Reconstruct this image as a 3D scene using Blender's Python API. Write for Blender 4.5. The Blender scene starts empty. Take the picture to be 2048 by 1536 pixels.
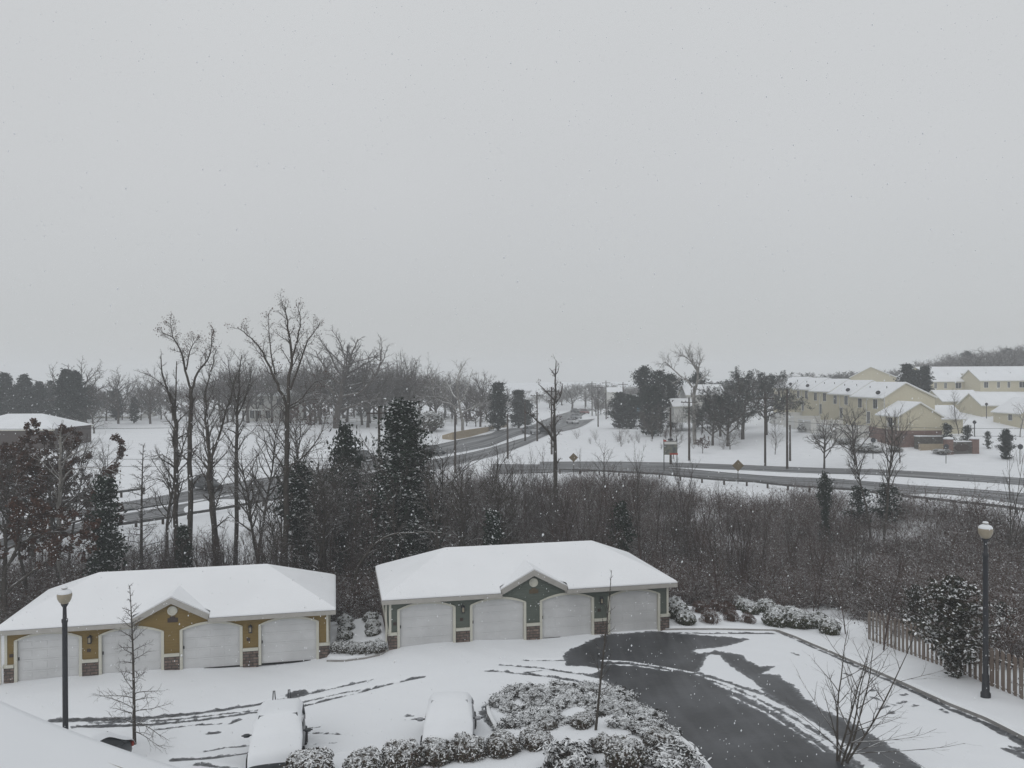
import bpy, math, random
import numpy as np
from mathutils import Matrix, Vector
R = math.radians
rng = np.random.default_rng(7); random.seed(7)
S = bpy.context.scene
COL = S.collection

# ------------------------------------------------------------------ camera
FPX, PITCH, ROLL = 1624.5, R(0.3), -0.0042
cd = bpy.data.cameras.new('camera'); cam = bpy.data.objects.new('camera', cd); COL.objects.link(cam)
cd.sensor_width = 36; cd.lens = 36*FPX/2048; cd.clip_start = .1; cd.clip_end = 4000
cp, sp, cr, sr = math.cos(PITCH), math.sin(PITCH), math.cos(ROLL), math.sin(ROLL)
U0 = Vector((0, sp, cp)); R0 = Vector((1, 0, 0)); FW = Vector((0, cp, -sp))
RT = R0*cr + U0*sr; UP = U0*cr - R0*sr
cam.matrix_world = Matrix((RT, UP, -FW)).transposed().to_4x4()
S.camera = cam

# ------------------------------------------------------------------ sky, sun, exposure
W = bpy.data.worlds.new('World'); S.world = W; W.use_nodes = True
nt = W.node_tree; nt.nodes.clear()
wo = nt.nodes.new('ShaderNodeOutputWorld'); bg = nt.nodes.new('ShaderNodeBackground')
sky = nt.nodes.new('ShaderNodeTexSky'); sky.sky_type = 'NISHITA'; sky.sun_disc = False
sky.sun_elevation = R(38); sky.sun_rotation = R(200)
tc = nt.nodes.new('ShaderNodeTexCoord'); sx = nt.nodes.new('ShaderNodeSeparateXYZ')
rp = nt.nodes.new('ShaderNodeValToRGB'); el = rp.color_ramp.elements
el[0].position = 0; el[0].color = (.715, .735, .745, 1); el[1].position = .9; el[1].color = (.96, .985, 1.0, 1)
e = el.new(.22); e.color = (.825, .84, .853, 1)
nz = nt.nodes.new('ShaderNodeTexNoise'); nz.inputs['Scale'].default_value = 2.2; nz.inputs['Detail'].default_value = 3
mr = nt.nodes.new('ShaderNodeMapRange'); mr.inputs['To Min'].default_value = 7.25; mr.inputs['To Max'].default_value = 7.95
sc = nt.nodes.new('ShaderNodeVectorMath'); sc.operation = 'SCALE'
mx = nt.nodes.new('ShaderNodeMix'); mx.data_type = 'RGBA'; mx.inputs[0].default_value = .96
L = nt.links.new
L(tc.outputs['Generated'], sx.inputs[0]); L(sx.outputs['Z'], rp.inputs[0]); L(tc.outputs['Generated'], nz.inputs['Vector'])
L(nz.outputs['Fac'], mr.inputs['Value']); L(rp.outputs['Color'], sc.inputs[0]); L(mr.outputs[0], sc.inputs['Scale'])
L(sky.outputs[0], mx.inputs[6]); L(sc.outputs[0], mx.inputs[7]); L(mx.outputs[2], bg.inputs['Color'])
bg.inputs['Strength'].default_value = .1; L(bg.outputs[0], wo.inputs[0])
sd = bpy.data.lights.new('sun', 'SUN'); so = bpy.data.objects.new('sun', sd); COL.objects.link(so)
sd.energy = .5; sd.angle = R(50); sd.color = (1, .98, .95)
so.rotation_euler = (R(90-38), 0, R(180-200)+R(0))
S.view_settings.view_transform = 'Standard'; S.view_settings.look = 'None'
S.view_settings.exposure = -0.07; S.view_settings.gamma = 1
S.cycles.max_bounces = 5; S.cycles.diffuse_bounces = 3; S.cycles.glossy_bounces = 2
S.cycles.volume_bounces = 1; S.cycles.transparent_max_bounces = 4

# ------------------------------------------------------------------ helpers: projection and terrain
def ray(px, py):
    u = (px-1024)/FPX; v = -(py-768)/FPX
    d = FW + RT*u + UP*v
    return d/d.y                       # scaled so that y == 1
def at(px, py, d):                     # point at distance d (along y) seen at px,py
    return ray(px, py)*d

CT = [(-30,20,-13.0),(-23,36.4,-13.76),(-23,43,-13.75),(-16,38.0,-13.73),(-16,44,-13.75),(-9.3,39.4,-13.72),(-9.5,45,-13.8),(-6,39,-13.07),(1,40.5,-13.05),(8,42,-13.05),(6.5,48,-13.2),(-7.5,45,-13.2),
 (-14,33,-14.15),(-9,30.4,-13.9),(-9,27,-13.35),(-2.2,31,-13.3),(-2.2,27.5,-12.95),(3,34,-13.15),(17.3,30,-11.9),(19,40.5,-13.25),
 (18,33,-12.2),(8,24,-11.7),(0,22,-12.3),(-10,22,-12.8),(12,37,-12.95),(25,30,-11.7),(25,40,-13.2),(5,28,-12.5),(-20,28,-13.6),
 (-45,50,-15.0),(-20,54,-16.2),(0,56,-17),(20,52,-15.2),(40,50,-14.6),(-25,66,-15.8),(-8,72,-17),(10,80,-16.5),(30,68,-15.5),(50,60,-14.5),(22,90,-14.5),(-5,92,-14.8),
 (-37.7,65,-13.2),(-24.7,84,-12.8),(-14.3,98,-12.4),(5,109,-12.3),(19.5,102,-12.3),(36.8,88.4,-12.3),(46.3,73.5,-12.3),
 (4.5,119,-12.1),(35,119.6,-12),(46.6,112,-12),(61,96,-12),(75,80,-12),(-44,70,-12.6),(-37,88,-12.5),(-22,111,-12.2),(-13,140,-12),(3.2,201,-11.9),
 (19,290,-11.8),(30,330,-11.4),(-80,100,-11),(-100,130,-9.5),(-70,170,-9.3),(-55,172,-8.9),(-19,172,-10),(-9,166,-10.3),(40,140,-11),
 (20,135,-11.6),(60,126,-10.4),(60,185,-9.2),(75,122,-10.4),(100,190,-3.4),(120,190,-3.2),(90,160,-6.5),(110,150,-6.5),(150,280,-1),(110,290,-3),(200,300,-1),
 (20,400,-9),(-60,300,-8.5),(-150,250,-7.5),(-10,500,-6),(60,300,-8),(300,300,-1),(-300,300,-8),(0,900,-5),(600,900,0),(-600,900,-6),(-500,0,-14),(500,0,-10),(0,5,-12.6),(-60,20,-14),(60,20,-12),(90,60,-12)]
CT = np.array(CT, float)
def _k(r2): return .5*r2*np.log(np.maximum(r2, 1e-9))
_SC = 100.
def _tps():
    P = CT[:, :2]/_SC; n = len(P)
    r2 = ((P[:, None]-P[None])**2).sum(-1)
    A = np.zeros((n+3, n+3)); A[:n, :n] = _k(r2)+np.eye(n)*2e-5
    Q = np.c_[np.ones(n), P]; A[:n, n:] = Q; A[n:, :n] = Q.T
    return np.linalg.solve(A, np.r_[CT[:, 2], 0, 0, 0])
_w = _tps()
def HH(x, y):
    x = np.asarray(x, float); y = np.asarray(y, float); sh = x.shape
    P = np.c_[x.ravel(), y.ravel()]/_SC; out = np.empty(len(P)); C = CT[:, :2]/_SC
    for i in range(0, len(P), 20000):
        q = P[i:i+20000]
        r2 = ((q[:, None]-C[None])**2).sum(-1)
        out[i:i+20000] = _k(r2)@_w[:-3]+np.c_[np.ones(len(q)), q]@_w[-3:]
    return np.clip(out.reshape(sh), -19, 9)
def H(x, y): return float(HH(np.array([x]), np.array([y]))[0])
def hit(px, py, n=18):                 # where the line of sight meets the ground
    d = ray(px, py); ys = np.concatenate([np.arange(18, 120, .5), np.arange(120, 450, 2.)])
    g = d.z*ys-HH(d.x*ys, ys)
    k = np.argmax(g < 0)
    if not (g < 0).any(): k = len(ys)-1
    a, b = ys[max(k-1, 0)], ys[k]
    for _ in range(n):
        m = (a+b)/2
        if d.z*m-H(d.x*m, m) < 0: b = m
        else: a = m
    return Vector((d.x*b, b, H(d.x*b, b)))

# ------------------------------------------------------------------ materials
def mat(name, col, rough=.8, spec=.3, bump=0, bscale=20, var=0, vscale=3, col2=None, metal=0, snow=0, snoise=6, sthr=.55, samp=1.6, brick=None, wave=None, emit=0):
    m = bpy.data.materials.new(name); m.use_nodes = True; t = m.node_tree; N = t.nodes; l = t.links.new
    b = N['Principled BSDF']; b.inputs['Roughness'].default_value = rough; b.inputs['Specular IOR Level'].default_value = spec
    b.inputs['Metallic'].default_value = metal
    tc = N.new('ShaderNodeTexCoord'); src = None
    c = N.new('ShaderNodeRGB'); c.outputs[0].default_value = (*col, 1); src = c.outputs[0]
    if brick:
        bt = N.new('ShaderNodeTexBrick'); bt.inputs['Scale'].default_value = brick[0]
        bt.inputs['Color1'].default_value = (*col, 1); bt.inputs['Color2'].default_value = (*brick[1], 1); bt.inputs['Mortar'].default_value = (*brick[2], 1)
        bt.inputs['Mortar Size'].default_value = .025; bt.inputs['Brick Width'].default_value = brick[3]; bt.inputs['Row Height'].default_value = brick[4]
        cx = N.new('ShaderNodeSeparateXYZ'); l(tc.outputs['Object'], cx.inputs[0]); ad = N.new('ShaderNodeMath'); l(cx.outputs[0], ad.inputs[0]); l(cx.outputs[1], ad.inputs[1])
        cb = N.new('ShaderNodeCombineXYZ'); l(ad.outputs[0], cb.inputs[0]); l(cx.outputs[2], cb.inputs[1]); l(cb.outputs[0], bt.inputs['Vector']); src = bt.outputs[0]
    if var or col2:
        n = N.new('ShaderNodeTexNoise'); n.inputs['Scale'].default_value = vscale; n.inputs['Detail'].default_value = 5; l(tc.outputs['Object'], n.inputs['Vector'])
        mm = N.new('ShaderNodeMapRange'); mm.inputs[1].default_value = .35; mm.inputs[2].default_value = .65; l(n.outputs['Fac'], mm.inputs[0])
        mi = N.new('ShaderNodeMix'); mi.data_type = 'RGBA'; l(mm.outputs[0], mi.inputs[0]); l(src, mi.inputs[6])
        c2 = col2 or tuple(v*(1-var) for v in col)
        if brick:
            mi.blend_type = 'MULTIPLY'; mi.inputs[7].default_value = (1-var, 1-var, 1-var, 1)
        else: mi.inputs[7].default_value = (*c2, 1)
        src = mi.outputs[2]
    hsrc = None
    if wave:                            # lap siding: one board every `wave` metres
        cx = N.new('ShaderNodeSeparateXYZ'); l(tc.outputs['Object'], cx.inputs[0])
        dv = N.new('ShaderNodeMath'); dv.operation = 'DIVIDE'; l(cx.outputs[2], dv.inputs[0]); dv.inputs[1].default_value = wave
        fr = N.new('ShaderNodeMath'); fr.operation = 'FRACT'; l(dv.outputs[0], fr.inputs[0])
        hsrc = fr.outputs[0]
    if snow:
        g = N.new('ShaderNodeNewGeometry'); sz = N.new('ShaderNodeSeparateXYZ'); l(g.outputs['Normal'], sz.inputs[0])
        oi = N.new('ShaderNodeNewGeometry'); n2 = N.new('ShaderNodeTexNoise'); n2.inputs['Scale'].default_value = snoise; n2.inputs['Detail'].default_value = 3
        l(oi.outputs['Position'], n2.inputs['Vector'])
        m1 = N.new('ShaderNodeMath'); m1.operation = 'MULTIPLY_ADD'; l(n2.outputs['Fac'], m1.inputs[0]); m1.inputs[1].default_value = samp; m1.inputs[2].default_value = -samp/2
        a1 = N.new('ShaderNodeMath'); l(m1.outputs[0], a1.inputs[0]); l(sz.outputs[2], a1.inputs[1])
        m2 = N.new('ShaderNodeMapRange'); m2.inputs[1].default_value = sthr-.08; m2.inputs[2].default_value = sthr+.12; m2.inputs[4].default_value = snow; l(a1.outputs[0], m2.inputs[0])
        ms = N.new('ShaderNodeMix'); ms.data_type = 'RGBA'; l(m2.outputs[0], ms.inputs[0]); l(src, ms.inputs[6]); ms.inputs[7].default_value = (.84, .86, .88, 1); src = ms.outputs[2]
    l(src, b.inputs['Base Color'])
    if bump or hsrc:
        bp = N.new('ShaderNodeBump'); bp.inputs['Strength'].default_value = bump or .8; bp.inputs['Distance'].default_value = .03
        if hsrc: l(hsrc, bp.inputs['Height'])
        else:
            n = N.new('ShaderNodeTexNoise'); n.inputs['Scale'].default_value = bscale; n.inputs['Detail'].default_value = 4; l(tc.outputs['Object'], n.inputs['Vector']); l(n.outputs['Fac'], bp.inputs['Height'])
        l(bp.outputs[0], b.inputs['Normal'])
    return m
SN = (.80, .82, .85)
M = dict(
 snow=mat('snow', SN, .9, .2, bump=.5, bscale=1.6, var=.05, vscale=.6),
 roofsnow=mat('roof_snow', (.83, .845, .87), .9, .2, bump=.9, bscale=.55, var=.04, vscale=.5),
 bark=mat('bark', (.085, .075, .066), .95, .1, var=.35, vscale=4, snow=.75, snoise=3, sthr=.80),
 barkpale=mat('bark_pale', (.30, .29, .27), .95, .1, col2=(.16, .15, .14), vscale=2, snow=.8, snoise=3, sthr=.62),
 twig=mat('twig', (.085, .072, .064), .95, .1, var=.3, vscale=1, snow=.6, snoise=2, sthr=.78),
 twigred=mat('twig_red', (.095, .066, .058), .95, .1, col2=(.05, .042, .04), vscale=.7, snow=.7, snoise=4, sthr=.85),
 brush=mat('brush', (.110, .068, .055), .95, .1, col2=(.055, .043, .037), vscale=.12, snow=.8, snoise=4, sthr=.76),
 leafbrown=mat('leaf_brown', (.095, .050, .036), .9, .1, var=.4, vscale=3, snow=.8, snoise=5, sthr=.95),
 ever=mat('evergreen', (.034, .048, .036), .9, .1, col2=(.018, .026, .020), vscale=3, snow=.9, snoise=4, sthr=.86, samp=2.2),
 everfar=mat('evergreen_far', (.026, .038, .030), .9, .1, col2=(.014, .020, .018), vscale=1, snow=.5, snoise=3, sthr=1.05),
 magn=mat('magnolia_leaf', (.034, .042, .030), .7, .2, col2=(.05, .035, .025), vscale=3, snow=.9, snoise=5, sthr=.62),
 box=mat('boxwood', (.045, .055, .038), .9, .1, col2=(.07, .062, .04), vscale=6, snow=.98, snoise=6, sthr=.60, samp=3),
 azal=mat('azalea', (.06, .060, .042), .9, .1, col2=(.085, .06, .05), vscale=6, snow=.98, snoise=7, sthr=.68, samp=3),
 junip=mat('juniper', (.030, .036, .032), .9, .1, col2=(.055, .042, .038), vscale=4, snow=.98, snoise=3.2, sthr=.54, samp=3.8),
 ysid=mat('yellow_siding', (.215, .15, .055), .75, .2, wave=.13, bump=.7, var=.12, vscale=1.5),
 gsid=mat('green_siding', (.112, .130, .112), .75, .2, wave=.13, bump=.7, var=.12, vscale=1.5),
 stone=mat('stone_veneer', (.24, .18, .15), .9, .2, brick=(1, (.13, .10, .088), (.09, .08, .075), .32, .14), var=.45, vscale=5, bump=.4),
 brickr=mat('brick_red', (.20, .062, .045), .9, .2, brick=(1, (.15, .05, .04), (.22, .17, .15), .22, .075), var=.2, vscale=2),
 trim=mat('cream_trim', (.56, .55, .48), .6, .3, var=.06),
 fascia=mat('fascia', (.40, .385, .36), .7, .2, var=.1),
 door=mat('garage_door', (.58, .585, .59), .55, .3, var=.12, vscale=.9),
 rubber=mat('rubber', (.02, .02, .022), .8, .2), black=mat('black_metal', (.022, .024, .03), .5, .4, var=.2),
 globe=mat('lamp_globe', (.31, .27, .20), .35, .5, var=.15, vscale=6),
 glass=mat('window_glass', (.03, .035, .04), .12, .6),
 cream=mat('cream_siding', (.56, .52, .40), .8, .2, wave=.2, bump=.4, var=.06),
 white=mat('white_paint', (.66, .66, .64), .6, .3, var=.05),
 steel=mat('galvanised_steel', (.10, .10, .10), .6, .4, var=.3, snow=.8, snoise=2, sthr=.95),
 pole=mat('pole_wood', (.075, .062, .054), .95, .1, var=.3, vscale=2, snow=.3, sthr=.9),
 fence=mat('fence_wood', (.215, .195, .175), .95, .1, col2=(.19, .15, .125), vscale=.35, snow=.9, snoise=5, sthr=.6),
 asph=mat('asphalt', (.055, .057, .062), .55, .5, bump=.3, bscale=40),
 slush=mat('slushy_road', (.11, .11, .115), .7, .3),
 tan=mat('tan_concrete', (.36, .30, .22), .9, .2, var=.15),
 kerb=mat('kerb_concrete', (.30, .29, .28), .9, .2, var=.15, snow=.98, snoise=2, sthr=.5),
 blackwall=mat('stacked_stone', (.20, .19, .175), .95, .1, brick=(1, (.12, .11, .10), (.04, .04, .04), .5, .2), var=.3, vscale=2),
 hedge=mat('hedge_leaf', (.045, .052, .035), .9, .1, col2=(.075, .06, .045), vscale=3, snow=.95, snoise=6, sthr=.45),
 rust=mat('rusty_leaf', (.14, .065, .05), .9, .1, var=.3, snow=.5, sthr=.9),
 yellowsign=mat('sign_yellow', (.16, .125, .075), .6, .3, var=.2), red=mat('red_paint', (.35, .05, .03), .6, .3), blue=mat('blue_siding', (.10, .22, .28), .7, .2),
 darkbrown=mat('dark_plaque', (.05, .035, .03), .6, .3), brass=mat('brass_plaque', (.10, .075, .045), .5, .4),
 carsilver=mat('car_silver', (.30, .31, .33), .35, .5, metal=.3), cardark=mat('car_dark', (.025, .03, .035), .35, .5), carred=mat('car_red', (.16, .03, .03), .35, .5),
 carwhite=mat('car_white', (.55, .56, .58), .35, .5), lens=mat('lens', (.5, .5, .48), .2, .5), greyroof=mat('shingle', (.11, .11, .12), .9, .1, var=.2),
 flake=mat('snowflake', (.85, .87, .9), .9, .1))

# ------------------------------------------------------------------ mesh helpers
def link(o): COL.objects.link(o); return o
class MB:
    def __init__(s): s.v = []; s.f = []; s.m = []
    def face(s, pts, mi=0):
        n = len(s.v); s.v += [tuple(p) for p in pts]; s.f.append(tuple(range(n, n+len(pts)))); s.m.append(mi)
    def mesh(s, vs, fs, mi=0):
        n = len(s.v); s.v += [tuple(p) for p in vs]; s.f += [tuple(i+n for i in f) for f in fs]; s.m += [mi]*len(fs)
    def box(s, x0, y0, z0, x1, y1, z1, mi=0, rz=0, c=None):
        vs = [(x, y, z) for z in (z0, z1) for x, y in ((x0, y0), (x1, y0), (x1, y1), (x0, y1))]
        if rz:
            c = c or (0, 0); a, b = math.cos(rz), math.sin(rz)
            vs = [(c[0]+(x-c[0])*a-(y-c[1])*b, c[1]+(x-c[0])*b+(y-c[1])*a, z) for x, y, z in vs]
        s.mesh(vs, [(0, 3, 2, 1), (4, 5, 6, 7), (0, 1, 5, 4), (1, 2, 6, 5), (2, 3, 7, 6), (3, 0, 4, 7)], mi); return s
    def tube(s, pts, rad, n=8, mi=0, cap=True):
        pts = [Vector(p) for p in pts]; rad = rad if hasattr(rad, '__len__') else [rad]*len(pts); rings = []
        for i, p in enumerate(pts):
            d = (pts[min(i+1, len(pts)-1)]-pts[max(i-1, 0)]).normalized()
            a = d.cross(Vector((0, 0, 1)) if abs(d.z) < .9 else Vector((1, 0, 0))).normalized(); b = d.cross(a)
            rings.append([p+(a*math.cos(t)+b*math.sin(t))*rad[i] for t in [2*math.pi*k/n for k in range(n)]])
        vs = [q for r in rings for q in r]; fs = [(i*n+k, i*n+(k+1) % n, (i+1)*n+(k+1) % n, (i+1)*n+k) for i in range(len(pts)-1) for k in range(n)]
        if cap: fs += [tuple(range(n))[::-1], tuple((len(pts)-1)*n+k for k in range(n))]
        s.mesh(vs, fs, mi); return s
    def lathe(s, prof, n=16, mi=0, c=(0, 0, 0)):
        return s.tube_profile(prof, n, mi, c)
    def tube_profile(s, prof, n, mi, c):
        vs = [(c[0]+r*math.cos(2*math.pi*k/n), c[1]+r*math.sin(2*math.pi*k/n), c[2]+z) for r, z in prof for k in range(n)]
        fs = [(i*n+k, i*n+(k+1) % n, (i+1)*n+(k+1) % n, (i+1)*n+k) for i in range(len(prof)-1) for k in range(n)]
        s.mesh(vs, fs, mi); return s
    def build(s, name, mats, parent=None, smooth=False):
        me = bpy.data.meshes.new(name); me.from_pydata(s.v, [], s.f)
        for m in (mats if isinstance(mats, (list, tuple)) else [mats]): me.materials.append(m)
        me.polygons.foreach_set('material_index', s.m)
        if smooth: me.polygons.foreach_set('use_smooth', [True]*len(s.f))
        me.update(); o = link(bpy.data.objects.new(name, me)); o.parent = parent; return o
def np_mesh(name, V, F, m, smooth=False):          # F: (n,k) int array
    me = bpy.data.meshes.new(name); k = F.shape[1]
    me.vertices.add(len(V)); me.vertices.foreach_set('co', np.ascontiguousarray(V, np.float32).ravel())
    me.loops.add(F.size); me.loops.foreach_set('vertex_index', np.ascontiguousarray(F, np.int32).ravel())
    me.polygons.add(len(F)); me.polygons.foreach_set('loop_start', np.arange(0, F.size, k, dtype=np.int32))
    if smooth: me.polygons.foreach_set('use_smooth', np.ones(len(F), bool))
    me.update(calc_edges=True); me.materials.append(m); return me
def tag(o, label=None, cat=None, group=None, kind=None):
    if label: o['label'] = label
    if cat: o['category'] = cat
    if group: o['group'] = group
    if kind: o['kind'] = kind
    return o
def thing(name, label, cat, loc=(0, 0, 0), rz=0, group=None):
    o = link(bpy.data.objects.new(name, None)); o.location = loc; o.rotation_euler = (0, 0, rz); o.empty_display_size = .3
    return tag(o, label, cat, group)
def child(name, me, parent):
    o = link(bpy.data.objects.new(name, me)); o.parent = parent; return o
def kids(o): return [c for c in KIDS.get(o.name, [])]
def copy_tree(o, loc, rz, label=None, group=None, scale=None):
    c = o.copy(); link(c); c.location = loc; c.rotation_euler = (0, 0, rz)
    if label: c['label'] = label
    if group: c['group'] = group
    if scale: c.scale = (scale,)*3 if not hasattr(scale, '__len__') else scale
    for ch in o.children:
        d = ch.copy(); link(d); d.parent = c
        for g in ch.children:
            e = g.copy(); link(e); e.parent = d
    return c
ORD = 'first second third fourth fifth sixth seventh eighth ninth tenth eleventh twelfth thirteenth fourteenth fifteenth sixteenth seventeenth eighteenth nineteenth twentieth'.split()
ORD += ['twenty-'+w for w in ORD[:9]]

# ------------------------------------------------------------------ bulk tubes and leaves
def tubes(segs, n):
    s = np.asarray(segs, float); p0, r0, p1, r1 = s[:, :3], s[:, 3], s[:, 4:7], s[:, 7]
    d = p1-p0; ln = np.linalg.norm(d, axis=1, keepdims=True); d = d/np.maximum(ln, 1e-6)
    p1 = p1+d*r1[:, None]*.4
    h = np.where(np.abs(d[:, 2:3]) > .9, np.array([[1., 0, 0]]), np.array([[0, 0, 1.]]))
    a = np.cross(d, h); a /= np.linalg.norm(a, axis=1, keepdims=True); b = np.cross(d, a)
    t = np.arange(n)*2*np.pi/n+.5
    ring = a[:, None]*np.cos(t)[None, :, None]+b[:, None]*np.sin(t)[None, :, None]
    V = np.concatenate([p0[:, None]+ring*r0[:, None, None], p1[:, None]+ring*r1[:, None, None]], 1)
    k = np.arange(n); f = np.stack([k, (k+1) % n, (k+1) % n+n, k+n], 1)
    F = (np.arange(len(s))*2*n)[:, None, None]+f[None]
    return V.reshape(-1, 3), F.reshape(-1, 4)
def leaves(C, size, r, flat=0., asp=.55):           # rhombic leaf faces
    n = len(C); a = r.normal(size=(n, 3)); a[:, 2] *= (1-flat); a /= np.linalg.norm(a, axis=1, keepdims=True)
    b = np.cross(a, r.normal(size=(n, 3))); b /= np.linalg.norm(b, axis=1, keepdims=True)
    s = size*(.6+.8*r.random((n, 1)))
    V = np.stack([C-a*s, C+b*s*asp, C+a*s, C-b*s*asp], 1)
    return V.reshape(-1, 3), np.arange(4*n).reshape(-1, 4)
def joinm(parts):
    V, F, o = [], [], 0
    for v, f in parts: V.append(v); F.append(f+o); o += len(v)
    return np.concatenate(V), np.concatenate(F)

def grow(seed, P):
    r = random.Random(seed); out = [[] for _ in range(5)]
    def br(p, d, Ln, rad, lev):
        n = P['seg'][lev]; st = Ln/n; pts = [(p, rad, d)]
        tap = P['tap'][lev]
        for i in range(n):
            w = P['wob'][lev]
            d = (d+Vector((r.gauss(0, w), r.gauss(0, w), r.gauss(0, w)+P['up'][lev]))).normalized()
            q = p+d*st; r1 = rad*(1-(1-tap)*(i+1)/n)
            out[lev].append((*p, pts[-1][1], *q, r1)); p = q; pts.append((p, r1, d))
        if lev+1 >= P['lev']: return
        nc = P['nch'][lev]; t0 = P['t0'][lev]; az = r.random()*6.28
        for k in range(nc):
            t = t0+(1-t0)*(k+.3+.6*r.random())/nc; t = min(t, .999)
            j = t*n; i = int(j); fr = j-i; a, b = pts[i], pts[i+1]
            pp = a[0].lerp(b[0], fr); dd = b[2]; rr = a[1]*(1-fr)+b[1]*fr
            az += 2.4+r.uniform(-.5, .5)
            u = dd.orthogonal().normalized(); v = dd.cross(u)
            an = R(P['ang'][lev]*(1-.35*t*P.get('topup', 1)))*r.uniform(.75, 1.25)
            cd = dd*math.cos(an)+(u*math.cos(az)+v*math.sin(az))*math.sin(an)
            sh = P['shape'](t) if lev == 0 else (1.05-.6*t)
            br(pp, cd, Ln*P['rl'][lev]*sh*r.uniform(.7, 1.25), min(rr*.8, max(rad*P['rr'][lev]*(.6+.4*sh), P.get('rmin', .008))), lev+1)
    if 'limbs' in P:
        for pts, r0, r1, nc, ln in P['limbs']:
            pts = [Vector(p) for p in pts]; tot = sum((b-a).length for a, b in zip(pts, pts[1:])); q = [pts[0]]; n = len(pts)
            sm = [pts[0]]                               # smooth the traced bends
            for i in range(n-1):
                for t in (.33, .66, 1.): 
                    a0, a1, a2, a3 = pts[max(i-1, 0)], pts[i], pts[i+1], pts[min(i+2, n-1)]
                    sm.append(.5*((2*a1)+(a2-a0)*t+(2*a0-5*a1+4*a2-a3)*t*t+(3*a1-a0-3*a2+a3)*t**3)+Vector((r.gauss(0, .04), r.gauss(0, .04), r.gauss(0, .03)))*min(1, tot/6))
            m = len(sm)-1; rad = lambda k: r0+(r1-r0)*k/m
            for k in range(m): out[0].append((*sm[k], rad(k), *sm[k+1], rad(k+1)))
            az = r.random()*6.28
            for k in range(nc):
                t = P.get('t_start', .25)+(1-P.get('t_start', .25))*(k+r.random())/nc; j = min(t, .999)*m; i = int(j); pp = sm[i].lerp(sm[i+1], j-i); dd = (sm[i+1]-sm[i]).normalized(); az += 2.4+r.uniform(-.6, .6)
                u = dd.orthogonal().normalized(); v = dd.cross(u); an = R(r.uniform(30, 65)); cd = dd*math.cos(an)+(u*math.cos(az)+v*math.sin(az))*math.sin(an)
                br(pp, (cd+Vector((0, 0, .25))).normalized(), ln*r.uniform(.5, 1.2)*(1.15-.6*t), max(rad(j)*.45, .016), 1)
        return out
    for s in range(P.get('stems', 1)):
        an = P.get('lean', .03)+(.22 if P.get('stems', 1) > 1 else 0)*r.random(); az = r.random()*6.28
        br(Vector((0, 0, -.4)), Vector((math.sin(an)*math.cos(az), math.sin(an)*math.sin(az), math.cos(an))), P['h']*r.uniform(.85, 1), P['r'], 0)
    return out
def tree_meshes(seed, P, bark, twig, thick=2, leaf=None):
    o = grow(seed, P); a = [s for L_ in o[:thick] for s in L_]; b = [s for L_ in o[thick:] for s in L_]
    V, F = tubes(a, 7); tr = np_mesh('trunk', V, F, bark, True)
    parts = [tubes(b, 3)] if b else []
    cm = None
    if parts: V2, F2 = joinm(parts); cm = np_mesh('crown', V2, F2, twig)
    zs = V[:, 2].max() if not parts else max(V[:, 2].max(), V2[:, 2].max())
    fm = None
    if leaf:
        m, num, size = leaf; rr = np.random.default_rng(seed); B = np.array(b)
        C = B[rr.integers(0, len(B), num), 4:7]+rr.normal(size=(num, 3))*.12
        V3, F3 = leaves(C, size, rr); fm = np_mesh('foliage', V3, F3, m)
    return dict(tr=tr, cr=cm, fo=fm, h=float(zs))
lin = lambda t: 1.15-.8*t
TP = {}
OAK = dict(lev=5, h=11, r=.34, seg=[8, 9, 7, 5, 3], tap=[.3, .25, .3, .3, .3], wob=[.06, .15, .19, .22, .24], up=[.02, .03, .03, .01, .0],
  nch=[14, 9, 7, 5], t0=[.28, .2, .2, .15], ang=[68, 52, 48, 45], rl=[.62, .46, .46, .45], rr=[.42, .4, .42, .5], shape=lambda t: .75+.55*math.sin(math.pi*min(1, t+.05)), rmin=.020)
for i in range(3): TP['oak%d' % i] = tree_meshes(20+i, {**OAK, 'h': 10+i}, M['bark'], M['twig'], 3)
for i in range(3): TP['far%d' % i] = tree_meshes(26+i, {**OAK, 'h': 9+i, 'rmin': .031, 'nch': [18, 10, 7, 4]}, M['twig'], M['twig'], 3)
TP['oakpale'] = tree_meshes(31, {**OAK, 'nch': [9, 7, 6, 4], 'wob': [.12, .24, .25, .25, .2], 'rmin': .022, 'r': .26}, M['barkpale'], M['barkpale'], 3)
SPR = {**OAK, 'h': 6, 'r': .22, 'nch': [12, 8, 6, 4], 'ang': [75, 50, 45, 40], 'rl': [.85, .48, .5, .5], 'rmin': .018}
TP['spread'] = tree_meshes(35, SPR, M['bark'], M['twig'], 3)
TALL = dict(lev=5, h=20, r=.23, seg=[14, 8, 6, 4, 2], tap=[.2, .25, .3, .3, .4], wob=[.045, .13, .18, .2, .2], up=[.03, .035, .02, .01, 0], nch=[17, 9, 5, 2], t0=[.28, .25, .2, .2],
  ang=[50, 46, 44, 40], rl=[.20, .45, .48, .5], rr=[.38, .42, .5, .6], shape=lambda t: .75+.5*math.sin(math.pi*min(1, max(0, (t-.2)))), rmin=.015)
for i in range(4): TP['tall%d' % i] = tree_meshes(40+i, {**TALL, 'nch': [17+i*2, 9, 5, 2], 't0': [.34+.08*i, .2, .2, .2]}, M['bark'], M['twig'], 2)
BIG = dict(lev=5, h=20, r=.25, seg=[14, 11, 7, 4, 2], tap=[.25, .2, .25, .3, .4], wob=[.035, .11, .17, .2, .2], up=[.03, .035, .02, .01, 0], nch=[15, 10, 6, 2], t0=[.42, .2, .2, .2],
  ang=[50, 46, 44, 42], rl=[.33, .34, .44, .5], rr=[.42, .38, .45, .6], shape=lambda t: 1.1-.7*(t-.4), rmin=.017, topup=.6)
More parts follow.
